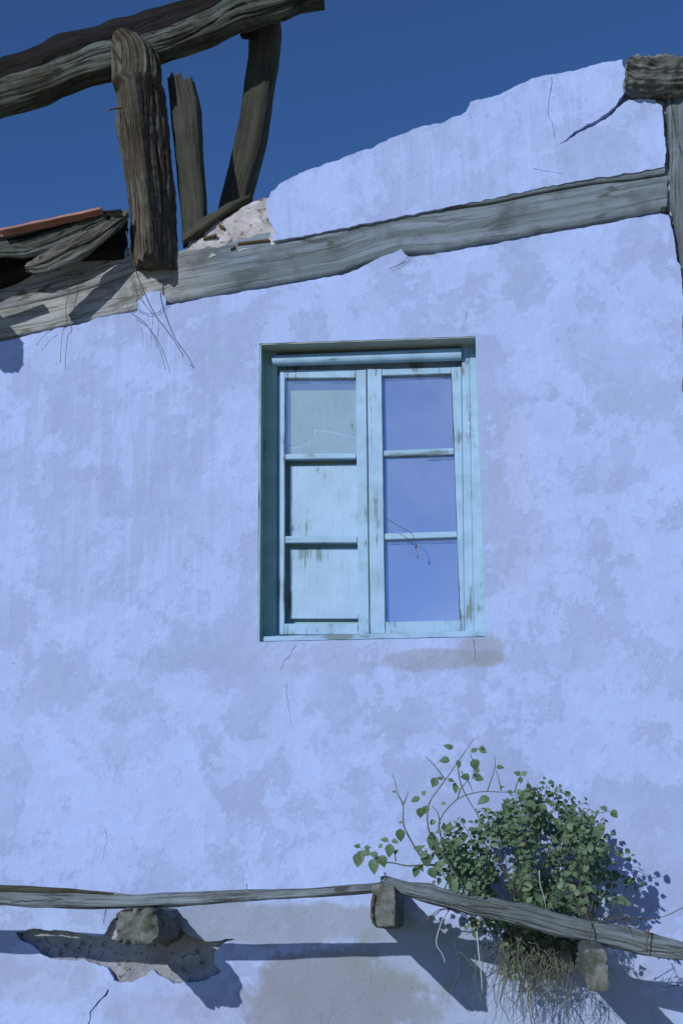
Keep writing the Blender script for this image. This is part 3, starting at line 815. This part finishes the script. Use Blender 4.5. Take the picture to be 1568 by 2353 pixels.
# eaves remains at the left --------------------------------------------
MT = NT('terracotta', .85, .3); MT.col(MT.mix(MT.ramp(MT.noise(MT.pos, 8, 6), .35, .65), (.33, .17, .145), (.23, .12, .11))); MT.bump(MT.noise(MT.pos, 60, 5), .4, .003)
TL_ = 0
def tile(name, pA, pB, r, d, label):
    """curved clay tile, axis from picture point pA to pB at depth d"""
    a, b = at(*pA, d[0]), at(*pB, d[1]); ax = (b - a).normalized()
    Y = Vector((0, -1, 0)); Y = (Y - ax * Y.dot(ax)).normalized(); Z = Y.cross(ax)
    if Z.z < 0: Z = -Z
    bm = bmesh.new(); rows = []
    for k in range(25):
        c = a.lerp(b, k / 24) + Vector((0, 0, .0012 * math.sin(k * .9))); row = []
        for j in range(13):
            th = math.pi * (.08 + .84 * j / 12)
            o = [c + (Y * math.cos(th) * r + Z * math.sin(th) * r) * s for s in (1.0, .84)]
            row.append([bm.verts.new(q) for q in o])
        rows.append(row)
    for k in range(24):
        for j in range(12):
            for s in (0, 1): bm.faces.new((rows[k][j][s], rows[k + 1][j][s], rows[k + 1][j + 1][s], rows[k][j + 1][s]))
        for j in (0, 12): bm.faces.new((rows[k][j][0], rows[k + 1][j][0], rows[k + 1][j][1], rows[k][j][1]))
    for k in (0, 24):
        for j in range(12): bm.faces.new((rows[k][j][0], rows[k][j + 1][0], rows[k][j + 1][1], rows[k][j][1]))
    return thing(name, bm, MT.m, label, 'roof tile', 'clay tiles left on the eaves')
tile('roof_tile', (238, 491), (0, 542), .034, (.18, .22), 'terracotta roof tile with a rounded end, lowest on the broken eaves')
tile('roof_tile', (-30, 562), (-300, 640), .034, (.33, .36), 'second terracotta roof tile, further along the eaves to the left')

# dark eaves boards under the tile
bm = bmesh.new()
A = [(-320, 640), (0, 541), (120, 517), (230, 494), (285, 490)]; B = [(-320, 720), (0, 585), (80, 572), (180, 545), (285, 512)]
sweep(bm, edge_stations(A, B, 0, (.13, .09), .06, 24, 5), 40, .02, .006, .01, 81, .01)
thing('eaves_board', bm, M_DARK, 'black rotten eaves board directly under the terracotta tile', 'board', 'eaves boards')
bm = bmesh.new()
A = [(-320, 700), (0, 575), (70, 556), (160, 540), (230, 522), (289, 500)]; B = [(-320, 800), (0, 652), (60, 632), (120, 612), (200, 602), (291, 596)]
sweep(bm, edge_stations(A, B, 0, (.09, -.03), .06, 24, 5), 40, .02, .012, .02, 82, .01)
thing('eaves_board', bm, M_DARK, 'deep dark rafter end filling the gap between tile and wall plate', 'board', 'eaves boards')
# curled weathered board in front
bm = bmesh.new()
A = [(64, 610), (85, 592), (110, 577), (160, 545), (210, 527), (250, 508), (294, 486)]; B = [(64, 622), (85, 630), (110, 628), (160, 608), (210, 580), (250, 545), (294, 506)]
sweep(bm, edge_stations(A, B, 0, (.25, .12), .014, 26, 3), 64, .010, .010, .014, 83, .02, ncr=9, iso=.005)
thing('split_board', bm, M_CURL, 'pale curled split board slanting down below the terracotta tile', 'board')
bm = bmesh.new()
A = [(-60, 572), (0, 558), (60, 550), (130, 528), (190, 508), (245, 494)]; B = [(-60, 600), (0, 592), (60, 594), (130, 572), (190, 538), (245, 506)]
sweep(bm, edge_stations(A, B, 0, (.17, .16), .014, 26, 3), 56, .012, .008, .014, 84, .02, ncr=8, iso=.004)
thing('split_board', bm, M_RAFT, 'grey splintered board tucked between the curled board and the tile', 'board')
# rafter tail beyond the left edge of the picture, throwing its shade on the wall
def tail(c0, c1, hx, hz, seed, label):
    bm = bmesh.new(); a, b = Vector(c0), Vector(c1)
    sweep(bm, [(a.lerp(b, k / 6), Vector((hx, 0, 0)), Vector((0, 0, hz)), 4) for k in range(7)], 32, .02, .006, .01, seed, .02)
    thing('rafter_tail', bm, M_RAFT, label, 'rafter', 'rafter tails at the left eaves')
a = at(-252, 520, .66)
tail((a.x - .02, .2, a.z + .12), a, .06, .085, 91, 'rafter tail poking out at the far left eaves')

# ------------------------------------------------------------------ rails across the joists
RT = [(-500, 2040), (0, 2044), (81, 2044), (162, 2045), (259, 2051), (302, 2057), (377, 2052), (485, 2048), (593, 2045), (701, 2041), (781, 2036), (845, 2032), (884, 2026)]
RB = [(-500, 2086), (0, 2080), (81, 2084), (216, 2087), (296, 2086), (404, 2081), (512, 2075), (647, 2065), (755, 2059), (845, 2053), (884, 2049)]
bm = bmesh.new(); sweep(bm, edge_stations(RT, RB, 0, (.29, .41), .027, 60, 2.8), 60, .012, .004, .008, 101, .012, ncr=8, wob=.004)
thing('rail', bm, M_RAIL, 'thin straight grey rail lying level along the wall on the joist stubs', 'rail', 'rails on the joist stubs')
A = [(-500, 2024), (0, 2033), (81, 2036), (162, 2041), (262, 2051)]; B = [(-500, 2042), (0, 2052), (81, 2053), (162, 2053), (262, 2056)]
bm = bmesh.new(); sweep(bm, edge_stations(A, B, 0, (.31, .36), .020, 30, 3), 24, .016, .003, .005, 102, .008, wob=.002)
thing('lath', bm, M_OLIVE, 'narrow dark lath tapering out on top of the left rail', 'lath')
QT = [(878, 2014), (892, 2014), (942, 2027), (992, 2030), (1002, 2037), (1078, 2057), (1129, 2062), (1179, 2075), (1215, 2077), (1281, 2100), (1356, 2118), (1432, 2128), (1568, 2166), (1800, 2225), (2000, 2280)]
QB = [(878, 2034), (892, 2040), (921, 2054), (992, 2075), (1078, 2100), (1179, 2120), (1281, 2148), (1382, 2171), (1483, 2194), (1568, 2206), (1800, 2270), (2000, 2320)]
bm = bmesh.new(); sweep(bm, edge_stations(QT, QB, 0, (.41, .44), .036, 70, 2.6), 90, .010, .006, .014, 103, .02, ncr=14, wob=.004)
rr = thing('rail', bm, M_RAIL, 'cracked grey rail sloping down to the right in front of the leafy plant', 'rail', 'rails on the joist stubs')
bm = bmesh.new(); tube(bm, [at(889, 2028, .44), at(886, 2016, .445), at(884, 2006, .445)], .0035, .003)
tube(bm, [at(884, 2006, .445), at(881, 2004, .445)], .003, .002)
link('nail', bm, MN.m, rr)
for (x, y) in ((1357, 2110), (1487, 2122)):
    bm = bmesh.new(); tube(bm, [at(x, y + 8, .45), at(x + 1, y + 24, .485), at(x - 4, y + 48, .49), at(x, y + 66, .47)], .003, .002)
    link('nail', bm, MN.m, rr)
# wire hanging on joist stub
bm = bmesh.new(); tube(bm, [at(858, 2052, .61), at(853, 2075, .615), at(853, 2105, .615), at(857, 2122, .61)], .004, .003)
tag(link('wire', bm, MN.m, None, origin=centre(bm)), 'rusty bent wire hanging by the squared joist stub', 'wire')

# ------------------------------------------------------------------ the plant
def leafmat():
    N = NT('leaf', .55, .35)
    r = N.geo.outputs['Random Per Island']
    c = N.mix(r, (.050, .098, .052), (.130, .205, .130))
    c = N.mix(N.ramp(r, .985, .99), c, (.14, .17, .09))
    c = N.mix(N.math('MULTIPLY', N.noise(N.pos, 60, 3), .3), c, (.03, .07, .035))
    N.col(c)
    t = N.t; tr = t.nodes.new('ShaderNodeBsdfTranslucent'); tr.inputs['Color'].default_value = (.10, .22, .06, 1)
    m = t.nodes.new('ShaderNodeMixShader'); m.inputs[0].default_value = .22
    N.l(N.b.outputs[0], m.inputs[1]); N.l(tr.outputs[0], m.inputs[2]); N.l(m.outputs[0], t.nodes['Material Output'].inputs[0])
    return N.m
ML = leafmat()
MS = NT('green_stem', .7, .3); MS.col(MS.mix(MS.noise(MS.pos, 40, 3), (.07, .10, .06), (.12, .12, .09)))
MW = NT('dry_straw', .8, .2); MW.col(MW.mix(MW.noise(MW.pos, 25, 3), (.16, .175, .15), (.085, .095, .075)))
MK = NT('dark_twig', .8, .2); MK.col(MK.mix(MK.noise(MK.pos, 40, 3), (.05, .055, .05), (.09, .085, .08)))
MST = NT('pale_straw', .8, .2); MST.col(MST.mix(MST.noise(MST.pos, 25, 3), (.42, .45, .50), (.30, .32, .36)))

LP = [(0, 0), (.18, .30), (.42, .40), (.70, .27), (1.0, 0)]
def leaf(bm, p, d, n, L, r):
    d = d.normalized(); s = d.cross(n).normalized(); n = s.cross(d).normalized()
    fold = r.uniform(.15, .5); curl = r.uniform(-.05, .45); W = r.uniform(.85, 1.15)
    mid = []; lf = []; rt = []
    for (t, w_) in LP:
        c = p + d * (t * L) - n * (curl * L * t * t)
        mid.append(bm.verts.new(c))
        if 0 < w_:
            e = n * (w_ * L * fold)
            lf.append(bm.verts.new(c + s * w_ * L * W + e)); rt.append(bm.verts.new(c - s * w_ * L * W + e))
    for q, fl in ((lf, 0), (rt, 1)):
        F = [(mid[0], q[0], mid[1]), (mid[1], q[0], q[1], mid[2]), (mid[2], q[1], q[2], mid[3]), (mid[3], q[2], mid[4])]
        for f in F: bm.faces.new(f if fl == 0 else f[::-1])

z5 = lambda x, y: (x * .506 + 774.6, y * .506 + 1654.7)
def P5(x, y, d): return at(*z5(x, y), d)
ROOT = P5(900, 1000, .20)
plant = empty('leafy_plant', tuple(ROOT), 'bushy green leafy plant growing out of the wall behind the sloping rail', 'plant')
stems = [
    [(700, 960, .22), (600, 790, .30), (500, 620, .36), (468, 520, .38), (465, 450, .40), (540, 360, .42), (640, 325, .42), (740, 325, .42), (860, 328, .40), (960, 345, .38)],
    [(600, 790, .30), (500, 640, .40), (440, 550, .42), (410, 480, .43), (415, 380, .44), (460, 310, .45), (500, 255, .45), (545, 190, .45), (580, 140, .45), (620, 80, .44)],
    [(490, 270, .45), (440, 205, .46), (395, 160, .46)],
    [(470, 660, .38), (400, 655, .42), (320, 660, .45), (260, 648, .46), (200, 640, .47), (150, 610, .48), (100, 575, .48)],
    [(400, 650, .42), (360, 590, .43), (320, 520, .44), (298, 465, .45), (298, 385, .45), (272, 330, .46), (262, 280, .46), (248, 245, .46)],
    [(298, 385, .45), (322, 325, .45)],
    [(545, 200, .45), (560, 290, .44), (600, 370, .42), (640, 440, .40), (655, 540, .34), (700, 700, .28)],
    [(560, 230, .44), (600, 290, .43), (612, 325, .43)],
    [(615, 265, .44), (620, 200, .44), (600, 150, .45)],
    [(545, 355, .42), (560, 310, .42), (600, 262, .43)],
    [(680, 320, .42), (700, 260, .43), (715, 210, .44), (712, 160, .44)],
    [(742, 318, .42), (732, 270, .43), (720, 225, .43)],
    [(802, 325, .41), (815, 285, .42), (832, 245, .42)],
    [(900, 330, .40), (870, 290, .42), (860, 270, .42)],
    [(465, 470, .40), (455, 420, .41), (430, 390, .42)],
    [(265, 640, .46), (258, 600, .46), (240, 560, .47), (210, 545, .47)],
    [(980, 700, .22), (1010, 560, .32), (1060, 450, .36), (1120, 400, .40), (1180, 420, .42), (1235, 410, .42)],
    [(900, 800, .22), (880, 600, .36), (870, 450, .42), (900, 340, .42), (980, 290, .42), (1010, 330, .42)],
    [(950, 800, .2), (1100, 640, .28), (1180, 600, .32), (1200, 590, .34)],
    [(820, 900, .2), (760, 700, .34), (720, 520, .42), (700, 430, .42)],
    [(1000, 850, .2), (1040, 700, .3), (1090, 560, .36), (1160, 480, .4)],
    [(650, 950, .22), (570, 880, .3), (480, 855, .36), (430, 880, .40), (400, 905, .42)],
    [(505, 860, .36), (470, 920, .38)],
]
bm = bmesh.new()
for s in stems: tube(bm, [P5(*p) for p in s], .0042 if len(s) > 6 else .0028, .0011 if len(s) > 3 else .0012, 5, 3, .15)
link('stem', bm, MS.m, plant)
bm = bmesh.new(); r = random.Random(11)
SUN = -DSUN
def rleaf(p, L, down=.5):
    d = Vector((r.uniform(-1, 1), r.uniform(-.7, .35), r.uniform(-1.2, .7) - down * .5))
    n = Vector((r.uniform(-.6, .6) - .15, -.55 + r.uniform(-.5, .5), .75 + r.uniform(-.5, .4)))
    if r.random() < .35: n = Vector((r.uniform(-.5, .5), -1, r.uniform(-.2, .6)))
    leaf(bm, p, d, n, L, r)
# placed leaves on the open twigs
for (x, y, L, dx, dz, d) in ((510, 183, 46, -1, .05, .45), (520, 130, 40, -.5, .3, .45), (605, 145, 36, .4, .2, .45), (640, 125, 42, .9, -.6, .45), (615, 175, 48, .35, -1, .45), (545, 180, 34, .2, -.8, .45),
        (600, 262, 40, -.8, .2, .43), (622, 260, 40, .9, -.2, .43), (538, 290, 40, -.1, -1, .43), (720, 212, 34, .9, 0, .44), (830, 248, 30, -.6, .4, .42), (835, 250, 30, .6, .4, .42), (830, 255, 30, 0, -.8, .42),
        (375, 350, 44, -.9, -.4, .44), (385, 340, 24, .4, .5, .44), (405, 385, 40, -.2, -1, .43), (380, 395, 44, -.2, -1, .43), (240, 560, 56, -.1, -1, .47), (232, 545, 36, -.8, .2, .47), (245, 545, 32, .7, -.2, .47), (205, 560, 26, -.6, -.6, .47),
        (165, 625, 66, 0, -1, .48), (200, 610, 50, .2, -1, .48), (185, 615, 40, -.8, .3, .48), (150, 605, 40, -.8, .2, .48), (110, 590, 42, -.2, -1, .48), (100, 600, 60, -.15, -1, .48), (105, 575, 30, -.8, .3, .48), (120, 578, 30, .8, .1, .48),
        (285, 490, 54, 0, -1, .46), (400, 600, 60, .1, -1, .43), (385, 590, 40, -.8, .3, .43), (365, 660, 50, -.3, -.9, .42), (260, 605, 24, .5, .5, .46), (440, 520, 60, -.3, -.9, .41), (480, 500, 55, .9, .2, .40), (510, 560, 60, .1, -1, .38), (450, 640, 60, .2, -1, .40),
        (415, 670, 50, .4, -.6, .42), (470, 380, 24, .8, .1, .42), (445, 455, 30, -.6, -.3, .41), (500, 270, 30, .8, -.1, .45), (480, 265, 24, -.8, .1, .45), (450, 260, 44, -.4, -.8, .45), (632, 215, 26, .1, -.8, .44), (300, 375, 14, .4, .4, .45), (265, 325, 16, -.5, .1, .46),
        (295, 465, 18, -.6, .2, .45), (740, 305, 18, .3, .1, .42), (520, 755, 80, 0, -1, .40), (540, 720, 60, -.4, -.8, .38), (690, 350, 60, -.7, -.3, .42), (865, 360, 66, .2, -1, .42), (870, 315, 44, -.4, -.5, .42), (1180, 475, 56, .1, -1, .42), (1240, 410, 40, .6, -.8, .42), (1225, 405, 36, -.7, .2, .42), (1165, 520, 44, .1, -1, .40)):
    p = P5(x, y, d); sc = .506 / 527 * 1.0
    leaf(bm, p, Vector((dx, r.uniform(-.3, .1), dz)), Vector((r.uniform(-.2, .2), -1, .5)), L * sc, r)
    if L > 36 and r.random() < .5: leaf(bm, p + Vector((.004, 0, .002)), Vector((dx + r.uniform(-1, 1), -.2, dz + .5)), Vector((r.uniform(-.3, .3), -1, .6)), L * sc * .6, r)
env = [(800, 610, 270, 200, 36), (960, 560, 240, 200, 36), (680, 690, 180, 120, 24), (900, 760, 240, 100, 36), (1150, 520, 90, 90, 9), (1180, 700, 110, 80, 9), (1240, 600, 90, 60, 4), (1330, 760, 60, 70, 3), (1100, 450, 100, 75, 16), (970, 350, 120, 60, 12), (760, 440, 120, 80, 16),
       (1080, 620, 110, 100, 18), (960, 830, 170, 70, 22), (540, 560, 100, 80, 20), (560, 680, 90, 70, 18), (440, 600, 60, 60, 5), (1010, 330, 60, 40, 6), (1190, 440, 50, 50, 4), (870, 400, 120, 50, 12), (650, 480, 60, 60, 7), (720, 400, 70, 40, 5), (1150, 580, 70, 60, 6),
       (760, 930, 150, 50, 14), (900, 1000, 170, 60, 16), (880, 1130, 150, 60, 14), (1020, 1050, 60, 50, 5), (620, 930, 60, 30, 4)]
sub = bmesh.new()
for (x, y, rx, ry, n) in env:
    for _ in range(n):
        a = r.uniform(0, 6.283); q = math.sqrt(r.random())
        tx, ty = x + rx * q * math.cos(a), y + ry * q * math.sin(a)
        low = ty > 850
        if not low and noise.noise(Vector((tx / 75, ty / 75, 3.3))) < -.12: continue
        d = r.uniform(.08, .46) if not low else r.uniform(.05, .33)
        tip = P5(tx, ty, d)
        back = Vector((900, 880, 0)); dirx, diry = tx - 880, ty - 900
        ln = math.hypot(dirx, diry) or 1; seg = r.uniform(70, 160) * (.55 if low else 1)
        ang = math.atan2(diry, dirx) + r.gauss(0, .45)
        if low: ang = r.uniform(.3, 2.8)
        st = P5(tx - math.cos(ang) * seg, ty - math.sin(ang) * seg, d - r.uniform(-.02, .08))
        mid = st.lerp(tip, .5) + Vector((r.uniform(-.008, .008), r.uniform(-.01, .01), r.uniform(0, .012)))
        tube(sub, [st, mid, tip], .0015, .0007, 4, 3)
        nl = r.randint(5, 9); s_ = 1
        axis = (tip - st).normalized(); sd = axis.cross(Vector((r.uniform(-.4, .4), -1, r.uniform(-.2, .6)))).normalized()
        for k in range(nl):
            f = (k + .6) / nl
            c = st.lerp(mid, f * 2) if f < .5 else mid.lerp(tip, f * 2 - 1)
            L = ((r.uniform(15, 36) if r.random() < .8 else r.uniform(34, 52)) if not low else r.uniform(10, 26)) * (1.15 - .35 * f) * .506 / 527
            s_ = -s_
            dd_ = axis * .45 + sd * s_ * r.uniform(.6, 1.1) + Vector((0, r.uniform(-.3, .3), -r.uniform(.1, .9)))
            n_ = Vector((r.gauss(-.1, .55), -r.uniform(.1, 1.1), r.uniform(-.15, 1.0)))
            leaf(bm, c + dd_.normalized() * .004, dd_, n_, L, r)
        leaf(bm, tip, axis + Vector((0, 0, -.3)), Vector((r.gauss(0, .4), -.8, .6)), r.uniform(16, 30) * .506 / 527, r)
for (ax_, ay_, bx_, by_, dep) in ((1000, 500, 1130, 370, .42), (1050, 560, 1230, 520, .40), (1060, 640, 1230, 640, .34), (900, 450, 950, 270, .42), (800, 460, 800, 330, .42), (700, 520, 640, 400, .42), (560, 640, 440, 560, .42),
                                 (560, 720, 440, 720, .40), (620, 560, 540, 450, .42), (1080, 720, 1260, 740, .28), (1120, 800, 1300, 840, .24), (850, 440, 880, 300, .40), (1000, 430, 1060, 340, .40), (600, 780, 500, 740, .38), (1140, 600, 1330, 620, .20), (1150, 680, 1370, 760, .12)):
    A_, B_ = P5(ax_, ay_, dep - .06), P5(bx_, by_, dep); M_ = A_.lerp(B_, .5) + Vector((r.uniform(-.02, .02), 0, .025))
    tube(sub, [A_, M_, B_], .0022, .0008, 4, 4); sgn = 1; ax2 = (B_ - A_).normalized(); sd2 = ax2.cross(Vector((0, -1, .3))).normalized()
    for k in range(11):
        f = (k + 1) / 11; c = A_.lerp(M_, f * 2) if f < .5 else M_.lerp(B_, f * 2 - 1); sgn = -sgn
        d2 = ax2 * .5 + sd2 * sgn * r.uniform(.6, 1.1) + Vector((0, r.uniform(-.4, .3), -r.uniform(.1, 1.0)))
        leaf(bm, c + d2.normalized() * .005, d2, Vector((r.gauss(0, .5), -r.uniform(.2, 1), r.uniform(0, .9))), r.uniform(18, 44) * (1.1 - .4 * f) * .506 / 527, r)
tag(link('twig', sub, MS.m, plant), kind='stuff')
# leaves close to the wall on the right side
for (x, y, rx, ry, n) in ((1180, 700, 90, 60, 26), (1120, 780, 60, 50, 26)):
    for _ in range(n): rleaf(P5(x + r.uniform(-rx, rx), y + r.uniform(-ry, ry), r.uniform(.05, .2)), r.uniform(18, 38) * .506 / 527)
fo = link('foliage', bm, ML, plant)
# fine inner twigs
bm = bmesh.new()
for _ in range(70):
    x, y = r.uniform(640, 1130), r.uniform(430, 820)
    a = Vector(P5(x, y, r.uniform(.15, .42))); b = a.lerp(ROOT, .55) + Vector((r.uniform(-.04, .04), 0, r.uniform(-.03, .03)))
    tube(bm, [ROOT.lerp(b, .3), b, a], .0022, .0008, 4, 3)
tag(link('inner_twig', bm, MS.m, plant), kind='stuff')
# dry hanging roots and grass under the plant
bm = bmesh.new()
for _ in range(330):
    x = r.gauss(900, 135); y = r.uniform(960, 1130); d = r.uniform(.08, .34)
    ln = r.uniform(40, 170) if r.random() < .75 else r.uniform(150, 300)
    pts = [P5(x, y, d)]; ang = r.gauss(0, .35); cx, cy = x, y
    for k in range(4):
        cx += math.sin(ang) * ln / 4; cy += math.cos(ang) * ln / 4; ang += r.gauss(0, .45) * (1 if ln < 150 else .4)
        pts.append(P5(cx, cy, d + r.uniform(-.015, .015)))
    tube(bm, pts, r.uniform(.0008, .0017), .0006, 4, 2)
for _ in range(150):   # matted roots
    x = r.gauss(920, 90); y = r.gauss(1010, 38); d = r.uniform(.03, .22); cx, cy = x, y; ang = r.uniform(0, 6.28); pts = [P5(x, y, d)]
    for k in range(4):
        cx += math.sin(ang) * 22; cy += math.cos(ang) * 18; ang += r.gauss(0, .9); pts.append(P5(cx, cy, d + r.uniform(-.03, .03)))
    tube(bm, pts, .0018, .001, 4, 2)
HANG = [[P5(x0, y0, .22), P5((x0 + x1) / 2 - 8, (y0 + y1) / 2, .22), P5(x1, y1, .2)] for (x0, y0, x1, y1) in ((940, 1170, 1060, 1345), (865, 1190, 885, 1400), (872, 1200, 900, 1400))]
tag(link('root', bm, MW.m, plant), kind='stuff')
for pts_ in HANG:
    bm = bmesh.new(); tube(bm, pts_, .003, .002, 5, 4); link('hanging_stem', bm, MW.m, plant)
MC = NT('root_clump_earth', .95, .1); MC.col(MC.mix(MC.noise(MC.pos, 30, 5), (.035, .034, .022), (.085, .08, .055))); MC.bump(MC.noise(MC.pos, 60, 5), .9, .01)
bm = bmesh.new(); bmesh.ops.create_icosphere(bm, subdivisions=4, radius=1)
c0 = P5(900, 1005, .06)
for v in bm.verts:
    n = v.co.copy(); k = 1 + .35 * noise.fractal(n * 2.6, 1, 2, 4)
    v.co = c0 + Vector((n.x * .125 * k, n.y * .09 * k, n.z * .055 * k))
link('root_clump', bm, MC.m, plant)
# dead brown stems at the right of the bush
bm = bmesh.new()
for k in range(60):
    x, y = r.uniform(1040, 1150), r.uniform(740, 880); d = r.uniform(.18, .34)
    tube(bm, [P5(x, y, d), P5(x + r.uniform(-30, 30), y + r.uniform(10, 50), d), P5(1140 + r.uniform(-20, 40), 900 + r.uniform(-20, 60), d)], .0015, .001, 4, 3)
tube(bm, [P5(1040, 735, .3), P5(1095, 745, .3), P5(1125, 790, .3), P5(1145, 850, .3)], .008, .005, 6, 4, .3)
link('dead_stem', bm, MW.m, plant)

# brambles on the right
bm = bmesh.new()
for pts in ([(1180, 912, .42), (1240, 902, .44), (1300, 895, .45), (1400, 900, .42), (1480, 890, .4), (1568, 850, .4), (1640, 830, .4)],
            [(1190, 905, .42), (1230, 870, .43), (1280, 830, .44)], [(1290, 895, .44), (1330, 925, .44), (1360, 935, .43)],
            [(1270, 820, .43), (1290, 870, .44), (1345, 990, .46)]):
    tube(bm, [P5(*p) for p in pts], .0022, .0014, 5, 4, .3)
for k in range(26):
    x = r.uniform(1190, 1400); y = 900 + r.uniform(-15, 15); tube(bm, [P5(x, y, .43), P5(x + r.uniform(-14, 14), y + r.uniform(-18, 18), .44), P5(x + r.uniform(-24, 24), y + r.uniform(-24, 30), .44)], .0022, .0012, 4, 2)
tag(link('bramble', bm, MK.m, None, origin=centre(bm)), 'dark dead bramble stem trailing above the right end of the sloping rail', 'dead stem')

# ------------------------------------------------------------------ loose stems and twigs
def twig(pts, d, r0, r1, mat, name, label, cat, group=None, tip=0, forks=()):
    bm = bmesh.new(); P = []
    for k, (x, y) in enumerate(pts):
        dd = d if not isinstance(d, tuple) else d[0] + (d[1] - d[0]) * k / (len(pts) - 1)
        P.append(at(x, y, dd))
    tube(bm, P, r0, r1, 5, 5, .12)
    dd = d if not isinstance(d, tuple) else sum(d) / 2
    for f in forks: tube(bm, [at(x, y, dd) for x, y in f], r0 * .6, r1 * .8, 4, 4)
    if tip:
        c = P[-1]; m = Matrix.Translation(c) @ Matrix.Diagonal((tip * .6, tip * .6, tip * 1.3, 1)); bmesh.ops.create_icosphere(bm, subdivisions=1, radius=1, matrix=m)
    return tag(link(name, bm, mat, None, origin=centre(bm)), label, cat, group)
z7 = lambda x, y: (x * .2784, y * .2784 + 450.6)
def Z(l): return [z7(*p) for p in l]
g = 'dry twigs hanging from the eaves'
twig(Z([(1045, 290), (1075, 440), (1110, 580), (1190, 790), (1290, 990), (1410, 1150), (1505, 1300), (1510, 1320)]), (.22, .05), .0033, .0013, MK.m, 'dry_twig', 'longest dry twig, hanging in a straight slant from the foot of the rotten post', 'twig', g, .004)
twig(Z([(1090, 970), (1190, 1040), (1260, 1140), (1305, 1225), (1345, 1340), (1362, 1420)]), .03, .0017, .0010, MK.m, 'dry_twig', 'thin dry twig bending down left of the longest twig, with a knot halfway', 'twig', g, .003)
twig(Z([(1100, 700), (1140, 820), (1250, 960), (1262, 1040), (1250, 1130), (1248, 1210)]), .035, .0014, .0008, MK.m, 'dry_twig', 'short upright twig crossing the longest twig near the white plaster patch', 'twig', g)
twig(Z([(588, 640), (570, 790), (548, 900), (548, 980), (556, 1070), (525, 1100), (508, 1220), (500, 1385)]), .03, .0018, .0012, MK.m, 'dry_twig', 'single dry twig hanging straight down left of the dark shadow patch', 'twig', g)
twig(Z([(440, 1100), (390, 1130), (345, 1175), (310, 1222)]), .03, .0012, .0008, MK.m, 'dry_twig', 'small curved twig at the far left with a seed at its tip', 'twig', g, .004)
twig(Z([(1165, 1080), (1180, 1150), (1182, 1240)]), .025, .0009, .0006, MK.m, 'dry_twig', 'faintest short hair-thin twig under the beam left of the bending twig', 'twig', g)
twig(Z([(1140, 940), (1190, 960), (1240, 972), (1310, 955), (1370, 905), (1400, 895)]), .012, .0016, .001, MK.m, 'dry_twig', 'thin creeper lying along the lower rim of the round plaster patch', 'twig', g, forks=(Z([(1050, 880), (1060, 940), (1110, 965), (1140, 930), (1130, 860)]), Z([(930, 950), (1040, 880), (1120, 800)]), Z([(1040, 580), (1070, 620), (1100, 760), (1090, 840)])))
twig([(928, 577), (936, 590), (918, 606), (898, 616)], .015, .0016, .0009, MK.m, 'dry_twig', 'tiny twig caught under the tie beam above the window', 'twig', None, .004)
twig([z5(500, 865), z5(470, 920), z5(448, 1010), z5(475, 1060), z5(488, 1100)], .43, .0022, .0016, MST.m, 'straw', 'pale kinked straw hanging in front of the squared joist shadow', 'straw', 'pale straws below the sloping rail')
twig([z5(632, 955), z5(640, 1050), z5(650, 1130), z5(656, 1230)], .40, .0028, .0014, MST.m, 'straw', 'long straight pale straw hanging left of the plant roots', 'straw', 'pale straws below the sloping rail')
twig([z5(915, 680), z5(918, 740), z5(935, 800), z5(945, 850)], .47, .0018, .0012, MST.m, 'straw', 'pale straw caught among the leaves just above the sloping rail', 'straw', 'pale straws below the sloping rail')
twig([z5(400, 910), z5(440, 885), z5(480, 858), z5(540, 860), z5(610, 880), z5(660, 890)], .40, .0026, .0016, MK.m, 'dry_twig', 'forked brown twig poking out under the sloping rail near its upper end', 'twig')
# stem and seed pod on the right sash
twig([z4(870, 1222), z4(950, 1270), z4(1030, 1315), z4(1052, 1350), z4(1064, 1400)], -.06, .0016, .0012, MK.m, 'dry_twig', 'thin dry stem with a heart shaped pod caught on the right window sash', 'twig', None, .009, forks=([z4(1052, 1392), z4(1030, 1385), z4(1005, 1372)],))
